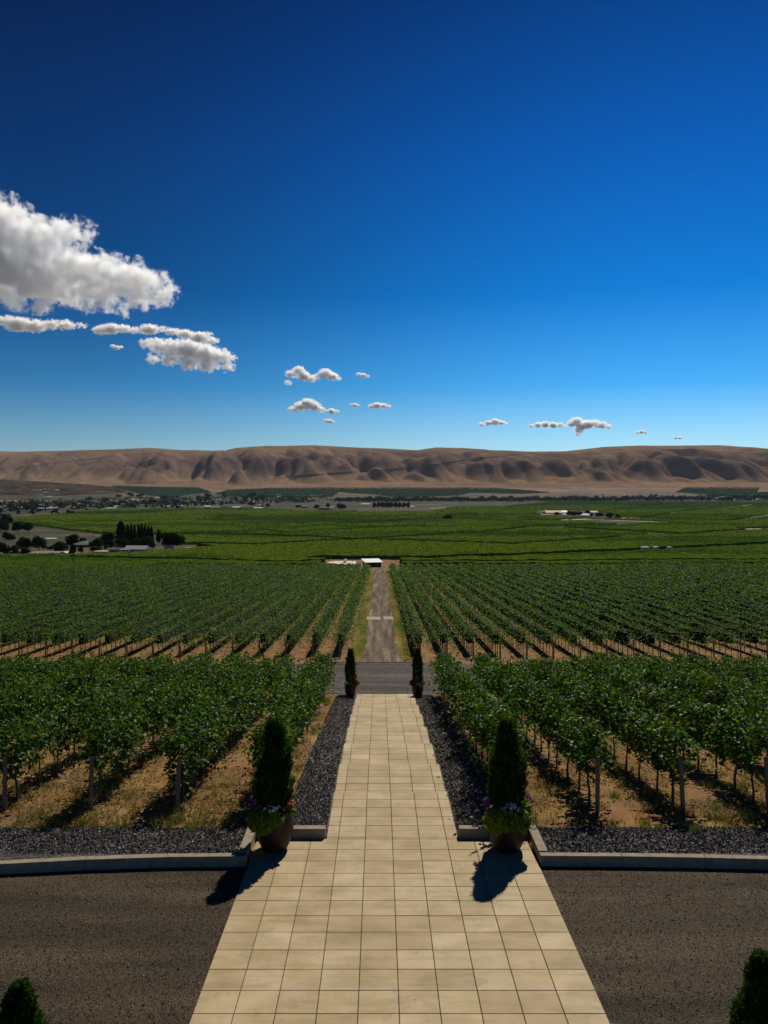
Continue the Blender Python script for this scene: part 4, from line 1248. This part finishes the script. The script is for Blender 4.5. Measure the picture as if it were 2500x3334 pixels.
# right-hand farm
house(1799, 1674, 52, 13, 'long barn with a faded red roof at the right-hand farm', 'pale', 'red', windows=0, W=22, cat='barn', name='barn', rise=.5)
house(1832, 1673, 26, 12, 'grey barn joined to the red-roofed barn', 'white', 'white', windows=0, W=22, rz=8, cat='barn', name='barn', rise=.45)
house(1769, 1671, 11, 8, 'small white shed left of the red-roofed barn', 'white', 'white', windows=0, cat='shed', name='shed')
house(1906, 1681, 32, 10, 'house with grey hip roof amid trees at the right-hand farm', 'tan', 'white', hip=True, windows=2, rise=.6)
house(1932, 1672, 24, 9, 'pale roofed house behind the grey hip roof', 'pale', 'white', windows=2, rise=.5)
house(1838, 1676, 12, 4, 'low white store in front of the barns at the right-hand farm', 'white', 'white', windows=0, cat='shed', name='shed')
# middle farmhouses
house(1055, 1660, 36, 9, 'dark middle farmhouse among dark trees beyond the fields', 'blue', 'dark', windows=2)
house(1080, 1656, 12, 6, 'white roofed farmhouse right of the dark middle farmhouse', 'white', 'white', windows=0)
house(993, 1653, 22, 7, 'green roofed house left of the dark middle farmhouse', 'blue', 'green', windows=0)
house(1190, 1645, 28, 6, 'long pale roofed building left of the grove', 'white', 'white', windows=0, cat='barn', name='barn')
house(1342, 1652, 14, 5, 'small pale roofed house just right of the grove', 'pale', 'white', windows=0)
# sheds in the right fields
house(2137, 1746, 28, 5, 'low pale field shed in the right-hand vineyards', 'pale', 'white', windows=0, cat='shed', name='shed')
# towns
proto = {}
for wm, rm in (('pale', 'white'), ('tan', 'white'), ('tan', 'grey'), ('white', 'dark'), ('pale', 'grey')):
    proto[(wm, rm)] = house_meshes(12, 8, 2.8, 1.6, False, wm, rm)
keys = list(proto)
def town(n, fx, fy, label, group):
    for k in range(n):
        xp = fx(); yb = fy(xp)
        x, d, z = spot(xp, yb)
        t = empty('house', (x, d, z), R(random.uniform(-35, 35))); tag(t, label, 'house', group)
        s = random.uniform(.7, 1.3); t.scale = (s * random.uniform(.9, 1.6), s, s * .9)
        a, b = proto[random.choices(keys, [2, 2, 3, 2, 3])[0]]
        link('wall', a, t); link('roof', b, t)
town(75, lambda: random.uniform(-20, 850), lambda x: random.uniform(1622, 1660) if x > 420 else random.uniform(1638, 1662), 'small low house of the far-off town beyond the vineyards at left', 'houses of the far-off town')
town(14, lambda: random.uniform(0, 230), lambda x: random.uniform(1612, 1622), 'small low house below the low brown hill at left', 'houses below the low brown hill')
town(40, lambda: random.uniform(2250, 2520), lambda x: random.uniform(1612, 1632), 'small low house of the far-off settlement at the right edge', 'houses of the far-off settlement at right')
town(10, lambda: random.uniform(900, 1060), lambda x: random.uniform(1612, 1625), 'small low house in the far-off greenery left of centre', 'houses in the far-off greenery')

# vehicles: white vans and a blue pool
M_car = plain('white_paint', (.75, .75, .75), .35, .03, 1, .5)
M_tyre = plain('tyre', (.02, .02, .02), .9)
def van(xp, yb, L, label, rz=0):
    x, d, z = spot(xp, yb)
    t = empty('parked_van', (x, d, z + .05), R(rz)); tag(t, label, 'van', 'white vehicles parked in the fields')
    b = MB(); pr = [(-L / 2, .35), (L / 2, .35), (L / 2, .95), (L * .38, 1.1), (L * .28, 1.75), (-L * .46, 1.8), (-L / 2, 1.6)]
    n_ = len(pr)
    b.add([(p_[0], -.9, p_[1]) for p_ in pr] + [(p_[0], .9, p_[1]) for p_ in pr], [tuple(range(n_)), tuple(range(2 * n_ - 1, n_ - 1, -1))] + [(i_, i_ + n_, (i_ + 1) % n_ + n_, (i_ + 1) % n_) for i_ in range(n_)])
    b.build('body', M_car, t, bevel=.06)
    MB().box(-L * .4, L * .26, -.92, -.9, 1.1, 1.6).build('window', M_win, t)
    for sx_ in (-.32, .32):
        for sy_ in (-.86, .86):
            wv = MB(); wv.tube([(sx_ * L, sy_ - .1, .34), (sx_ * L, sy_ + .1, .34)], .34, 12); wv.build('wheel', M_tyre, t)
van(2102, 1797, 3.6, 'long white vehicle, leftmost of the group on the dark field edge at right')
van(2137, 1796, 2.2, 'small white vehicle just right of the long white one')
van(2181, 1797, 2.3, 'white vehicle at the right end of the field edge group', 20)
van(410, 1803, 4.4, 'white van parked left of the pale barn')
van(552, 1790, 4.4, 'white van parked by the track below the broad round tree')
pl = empty('pool', (*spot(55, 1817)[:2], spot(55, 1817)[2])); tag(pl, 'low round blue pool at the field edge near the left frame edge', 'pool')
MB().lathe([(2.1, -.1), (2.15, .9), (2.05, .9), (2.0, .75), (.01, .75)], 24, cap=False).build('pool_wall', ROOFS['blue'], pl)

# ------------------------------------------------------------------ ground cover near the vines
M_straw = leaf_mat('dry_straw', (.16, .09, .035), (.42, .28, .10), .8, .1, .15, c=(.60, .44, .18))
M_weed = leaf_mat('weed', (.10, .11, .03), (.22, .19, .06), .8, .2, .2)
n = 110000
y = 19.5 + 27 * RNG.random(n) ** 1.3; x = (RNG.random(n) - .5) * 2 * (y * .46 + .5)
k = (np.abs(x - PX) > 2.45) & (fbm(x * .8 + 9, y * .5, 3) > np.interp(y, [19.5, 21], [.62, .40]))
x, y = x[k], y[k]
P = np.stack([x, y, gz(x, y) + .015 + .03 * RNG.random(len(x))], -1)
V, T3 = leaves(P, .05 + .07 * RNG.random(len(x)), 1.2, None, .35)
tag(link('dry_litter', np_mesh('dry_litter', V, tris=T3, mats=[M_straw])), 'dry straw and fallen leaves between the vine rows', 'leaf litter', kind='stuff')
PB, DB, LB = [], [], []
for k in range(230):
    yy = random.choice([random.uniform(19.3, 20.3), random.uniform(19.6, 23)]) if k < 190 else random.uniform(22, 44)
    side = random.choice([-1, 1])
    xx = PX + side * (random.uniform(2.9, 10.5) if k < 190 else random.uniform(2.5, 3.0))
    zz = float(gz(xx, yy)); nb = random.randint(14, 40); hg = random.uniform(.08, .32)
    for b in range(nb):
        PB.append((xx + random.gauss(0, .09), yy + random.gauss(0, .09), zz)); DB.append((random.gauss(0, .35), random.gauss(0, .35), 1)); LB.append(hg * random.uniform(.5, 1.2))
PB, DB, LB = np.array(PB), np.array(DB), np.array(LB)
Sd = np.cross(DB, RNG.normal(size=DB.shape)); Sd /= np.linalg.norm(Sd, axis=1)[:, None]
V = np.stack([PB - Sd * .008, PB + Sd * .008, PB + DB * LB[:, None]], 1).reshape(-1, 3)
tag(link('dry_weeds', np_mesh('dry_weeds', V, tris=np.arange(len(V)).reshape(-1, 3), mats=[M_weed])), 'tufts of dry weeds along the front of the vine rows', 'weeds', kind='stuff')

# ------------------------------------------------------------------ dark track cut across the hills
def hill_hit(xp, yp):
    t = np.linspace(4300, 6600, 2300)
    X = (xp - VX) / F * t; Z = CZ + (VY - yp) / F * t
    G = gz(X, t)
    i = np.argmax(G > Z) if (G > Z).any() else len(t) - 1
    return X[i], t[i], G[i]
M_scar = plain('road_cut', (.055, .04, .038), 1.0, .2, .01, 0)
def scar(line, wpx, name='hill_road', m=None):
    pts = []
    for (x0, y0), (x1, y1) in zip(line[:-1], line[1:]):
        n_ = max(2, int(abs(x1 - x0) / 5) + 1)
        for t in np.linspace(0, 1, n_, endpoint=False): pts.append((x0 + (x1 - x0) * t, y0 + (y1 - y0) * t))
    pts.append(line[-1])
    V = []
    for xp, yp in pts:
        x, d, z = hill_hit(xp, yp)
        w_ = wpx / F * d / 2
        V += [(x, d - w_ * 2.2, float(gz(x, d - w_ * 2.2)) + 4), (x, d + w_ * 2.2, float(gz(x, d + w_ * 2.2)) + 4)]
    n_ = len(pts)
    return tag(link(name, np_mesh(name, V, quads=[(2 * a, 2 * a + 2, 2 * a + 3, 2 * a + 1) for a in range(n_ - 1)], mats=[m or M_scar])), kind='structure')
scar([(842, 1590), (850, 1578), (870, 1564), (890, 1560), (1000, 1549), (1180, 1536), (1260, 1532), (1345, 1524), (1440, 1512), (1523, 1496), (1600, 1490), (1700, 1480)], 3.2)
scar([(50, 1527), (180, 1508), (320, 1492), (430, 1482), (530, 1476)], 2.0)

# ------------------------------------------------------------------ clouds
def cloud(blobs, alt_v, label, dens=1.0, seed=0, alt=1300.0, sx=.68):
    d = alt / ((VY - alt_v * 1.507) / F)
    k = 1.507 / F * d
    cx = sum(b[0] for b in blobs) / len(blobs); cv_ = sum(b[1] for b in blobs) / len(blobs)
    C0 = Vector(((cx * 1.507 - VX) / F * d, d, CZ + (VY - cv_ * 1.507) / F * d))
    mb = MB()
    rs, cen = [], []
    rhull = max(b[2] for b in blobs) * .9 * k
    for (u, v, r) in blobs:
        r = r * .90
        rad = r * k
        rs.append(rad)
        c = Vector(((u - cx) * k, random.uniform(-.2, .2) * rad, -(v - cv_) * k))
        cen.append(tuple(c))
        seg = 14
        vs, fs = [], []
        for a in range(seg + 1):
            th = math.pi * a / seg
            for b_ in range(seg * 2):
                ph = math.pi * b_ / seg
                vs.append(c + Vector((math.sin(th) * math.cos(ph) / sx, math.sin(th) * math.sin(ph), math.cos(th))) * (rad + .30 * rhull))
        for a in range(seg):
            for b_ in range(seg * 2):
                b2 = (b_ + 1) % (seg * 2)
                fs.append((a * seg * 2 + b_, (a + 1) * seg * 2 + b_, (a + 1) * seg * 2 + b2, a * seg * 2 + b2))
        mb.add(vs, fs)
    size = max(max(b[0] + b[2] for b in blobs) - min(b[0] - b[2] for b in blobs), 20) * k
    rmax = max(rs)
    o = mb.build('cloud', None)
    m_ = o.modifiers.new('r', 'REMESH'); m_.mode = 'VOXEL'; m_.voxel_size = max(size / 60, k * .8)
    dg = bpy.context.evaluated_depsgraph_get()
    me = bpy.data.meshes.new_from_object(o.evaluated_get(dg))
    o.modifiers.clear(); old = o.data; o.data = me; bpy.data.meshes.remove(old)
    me.polygons.foreach_set('use_smooth', [True] * len(me.polygons))
    m = bpy.data.materials.new('cloud_vapour'); m.use_nodes = True
    n_ = m.node_tree; n_.nodes.clear(); LK = n_.links.new
    ou = n_.nodes.new('ShaderNodeOutputMaterial'); vs_ = n_.nodes.new('ShaderNodeVolumePrincipled')
    vs_.inputs['Color'].default_value = (1, 1, 1, 1)
    vs_.inputs['Anisotropy'].default_value = 0.7
    tx = n_.nodes.new('ShaderNodeTexCoord')
    mpc = n_.nodes.new('ShaderNodeMapping'); mpc.inputs['Scale'].default_value = (sx, 1, 1); LK(tx.outputs['Object'], mpc.inputs['Vector'])
    prev = None
    for c_, rad_ in zip(cen, rs):
        vd = n_.nodes.new('ShaderNodeVectorMath'); vd.operation = 'DISTANCE'; LK(mpc.outputs[0], vd.inputs[0]); vd.inputs[1].default_value = (c_[0] * sx, c_[1], c_[2])
        sb = n_.nodes.new('ShaderNodeMath'); sb.operation = 'SUBTRACT'; sb.inputs[0].default_value = rad_; LK(vd.outputs['Value'], sb.inputs[1])
        if prev is None: prev = sb.outputs[0]
        else:
            mxn = n_.nodes.new('ShaderNodeMath'); mxn.operation = 'SMOOTH_MAX'; mxn.inputs[2].default_value = rmax * .30
            LK(prev, mxn.inputs[0]); LK(sb.outputs[0], mxn.inputs[1]); prev = mxn.outputs[0]
    nz = n_.nodes.new('ShaderNodeTexNoise'); nz.inputs['Scale'].default_value = 2.3 / rmax; nz.inputs['Detail'].default_value = 8; nz.inputs['Roughness'].default_value = .7
    LK(tx.outputs['Object'], nz.inputs['Vector'])
    am = n_.nodes.new('ShaderNodeMath'); am.operation = 'MULTIPLY_ADD'; LK(nz.outputs['Fac'], am.inputs[0]); am.inputs[1].default_value = rmax * 3.2; am.inputs[2].default_value = -rmax * .495 * 3.2
    ad = n_.nodes.new('ShaderNodeMath'); ad.operation = 'ADD'; LK(prev, ad.inputs[0]); LK(am.outputs[0], ad.inputs[1])
    mr = n_.nodes.new('ShaderNodeMapRange'); mr.inputs[1].default_value = -.02 * rmax; mr.inputs[2].default_value = .38 * rmax; mr.inputs[3].default_value = 0.0; mr.inputs[4].default_value = dens * 11.0 / rmax
    LK(ad.outputs[0], mr.inputs[0]); LK(mr.outputs[0], vs_.inputs['Density'])
    LK(vs_.outputs[0], ou.inputs['Volume'])
    me.materials.clear(); me.materials.append(m)
    o.location = C0
    return tag(o, label, 'cloud', 'white cumulus clouds')
CL = [
 ([(-60, 470, 60), (-10, 490, 55), (40, 520, 48), (90, 515, 38), (140, 500, 26), (165, 500, 20), (100, 545, 40), (20, 580, 60), (-60, 590, 70), (90, 590, 55), (160, 590, 45), (215, 590, 40), (265, 600, 40), (310, 615, 32), (340, 632, 22), (60, 625, 28), (140, 632, 26), (240, 640, 22), (290, 650, 16), (330, 650, 12), (-20, 620, 30), (30, 640, 22), (90, 645, 20), (190, 645, 20), (-30, 545, 60), (50, 560, 50), (150, 560, 35), (20, 470, 30), (0, 445, 22), (220, 615, 34), (275, 625, 28), (180, 615, 34), (70, 660, 9), (265, 664, 9)], 665, 'largest cloud, tall with a grey underside, at the left frame edge'),
 ([(15, 694, 13), (40, 698, 16), (75, 703, 16), (110, 703, 15), (140, 702, 12), (176, 702, 7)], 718, 'long flat cloud directly under the largest cloud at the left edge'),
 ([(220, 712, 10), (240, 711, 14), (266, 713, 9), (290, 714, 9), (322, 710, 12), (350, 712, 9), (372, 718, 9), (400, 722, 14), (430, 730, 14), (458, 736, 10), (450, 720, 6)], 740, 'thin ragged chain of cloud above the flat-bottomed one'),
 ([(318, 742, 10), (345, 748, 16), (375, 752, 20), (410, 755, 24), (445, 765, 22), (475, 770, 16), (495, 772, 8), (330, 776, 9), (365, 775, 14), (410, 785, 15), (450, 787, 15), (490, 792, 9)], 800, 'flat-bottomed white cloud with pointed right end, left of centre'),
 ([(622, 827, 5), (628, 808, 8), (645, 800, 9), (655, 812, 11), (672, 818, 8), (690, 812, 7), (703, 806, 10), (718, 813, 9), (730, 818, 4)], 830, 'small puffy cloud with two humps, upper of the two left of centre'),
 ([(633, 884, 7), (648, 878, 10), (665, 872, 12), (680, 878, 10), (692, 884, 6)], 892, 'small domed cloud below the two-humped cloud'),
 ([(706, 889, 4), (716, 888, 6), (728, 889, 4)], 893, 'tiny flat cloud touching the right of the domed cloud'),
 ([(775, 809, 4), (785, 811, 5), (794, 813, 3)], 816, 'tiny high wisp right of the two-humped cloud'),
 ([(803, 878, 5), (815, 876, 7), (828, 877, 6), (838, 878, 4)], 884, 'small oval cloud near the middle of the sky'),
 ([(760, 875, 3), (767, 875, 4), (772, 876, 3)], 879, 'faint wisp left of the small oval cloud'),
 ([(704, 909, 4), (712, 910, 5), (718, 911, 3)], 914, 'faint wisp just below the domed cloud'),
 ([(243, 748, 4), (252, 751, 5), (262, 750, 3)], 755, 'tiny wisp beneath the ragged chain of cloud at left'),
 ([(1040, 917, 4), (1055, 914, 6), (1070, 911, 7), (1083, 913, 5), (1092, 915, 3)], 920, 'small cloud, leftmost above the right-hand hills'),
 ([(1148, 920, 4), (1162, 918, 6), (1178, 917, 7), (1195, 918, 7), (1210, 918, 5), (1220, 921, 3)], 926, 'flat elongated cloud above the right-hand hills, left of the peaked one'),
 ([(1237, 915, 8), (1246, 910, 9), (1255, 920, 10), (1270, 917, 10), (1285, 915, 8), (1300, 918, 8), (1314, 921, 5), (1250, 930, 7), (1247, 939, 4)], 942, 'brightest peaked cloud above the right-hand hills'),
 ([(1377, 935, 3), (1386, 933, 4), (1394, 934, 3)], 938, 'tiny wisp right of the peaked cloud above the hills'),
 ([(1460, 946, 3), (1469, 946, 3)], 949, 'faintest wisp, rightmost above the hills')]
for q_, (bl, av, lb) in enumerate(CL):
    if q_ in (1, 2): bl = [(u_, v_ + random.uniform(-3, 3), r_ * random.uniform(.65, 1.05)) for u_, v_, r_ in bl]
    cloud(bl, av, lb, 1.0, q_ + 1, sx=.50 if q_ in (1, 2) else .68)

# ------------------------------------------------------------------ haze
m = bpy.data.materials.new('haze_air'); m.use_nodes = True
n_ = m.node_tree; n_.nodes.clear()
ou = n_.nodes.new('ShaderNodeOutputMaterial'); vs_ = n_.nodes.new('ShaderNodeVolumePrincipled')
vs_.inputs['Color'].default_value = (.62, .78, 1, 1); vs_.inputs['Density'].default_value = 1.7e-5
n_.links.new(vs_.outputs[0], ou.inputs['Volume'])
hz = MB().box(-11000, 11000, -60, 8200, -45, 420).build('haze', m)
tag(hz, 'thin pale air over the valley', 'haze', kind='stuff')
print('done')
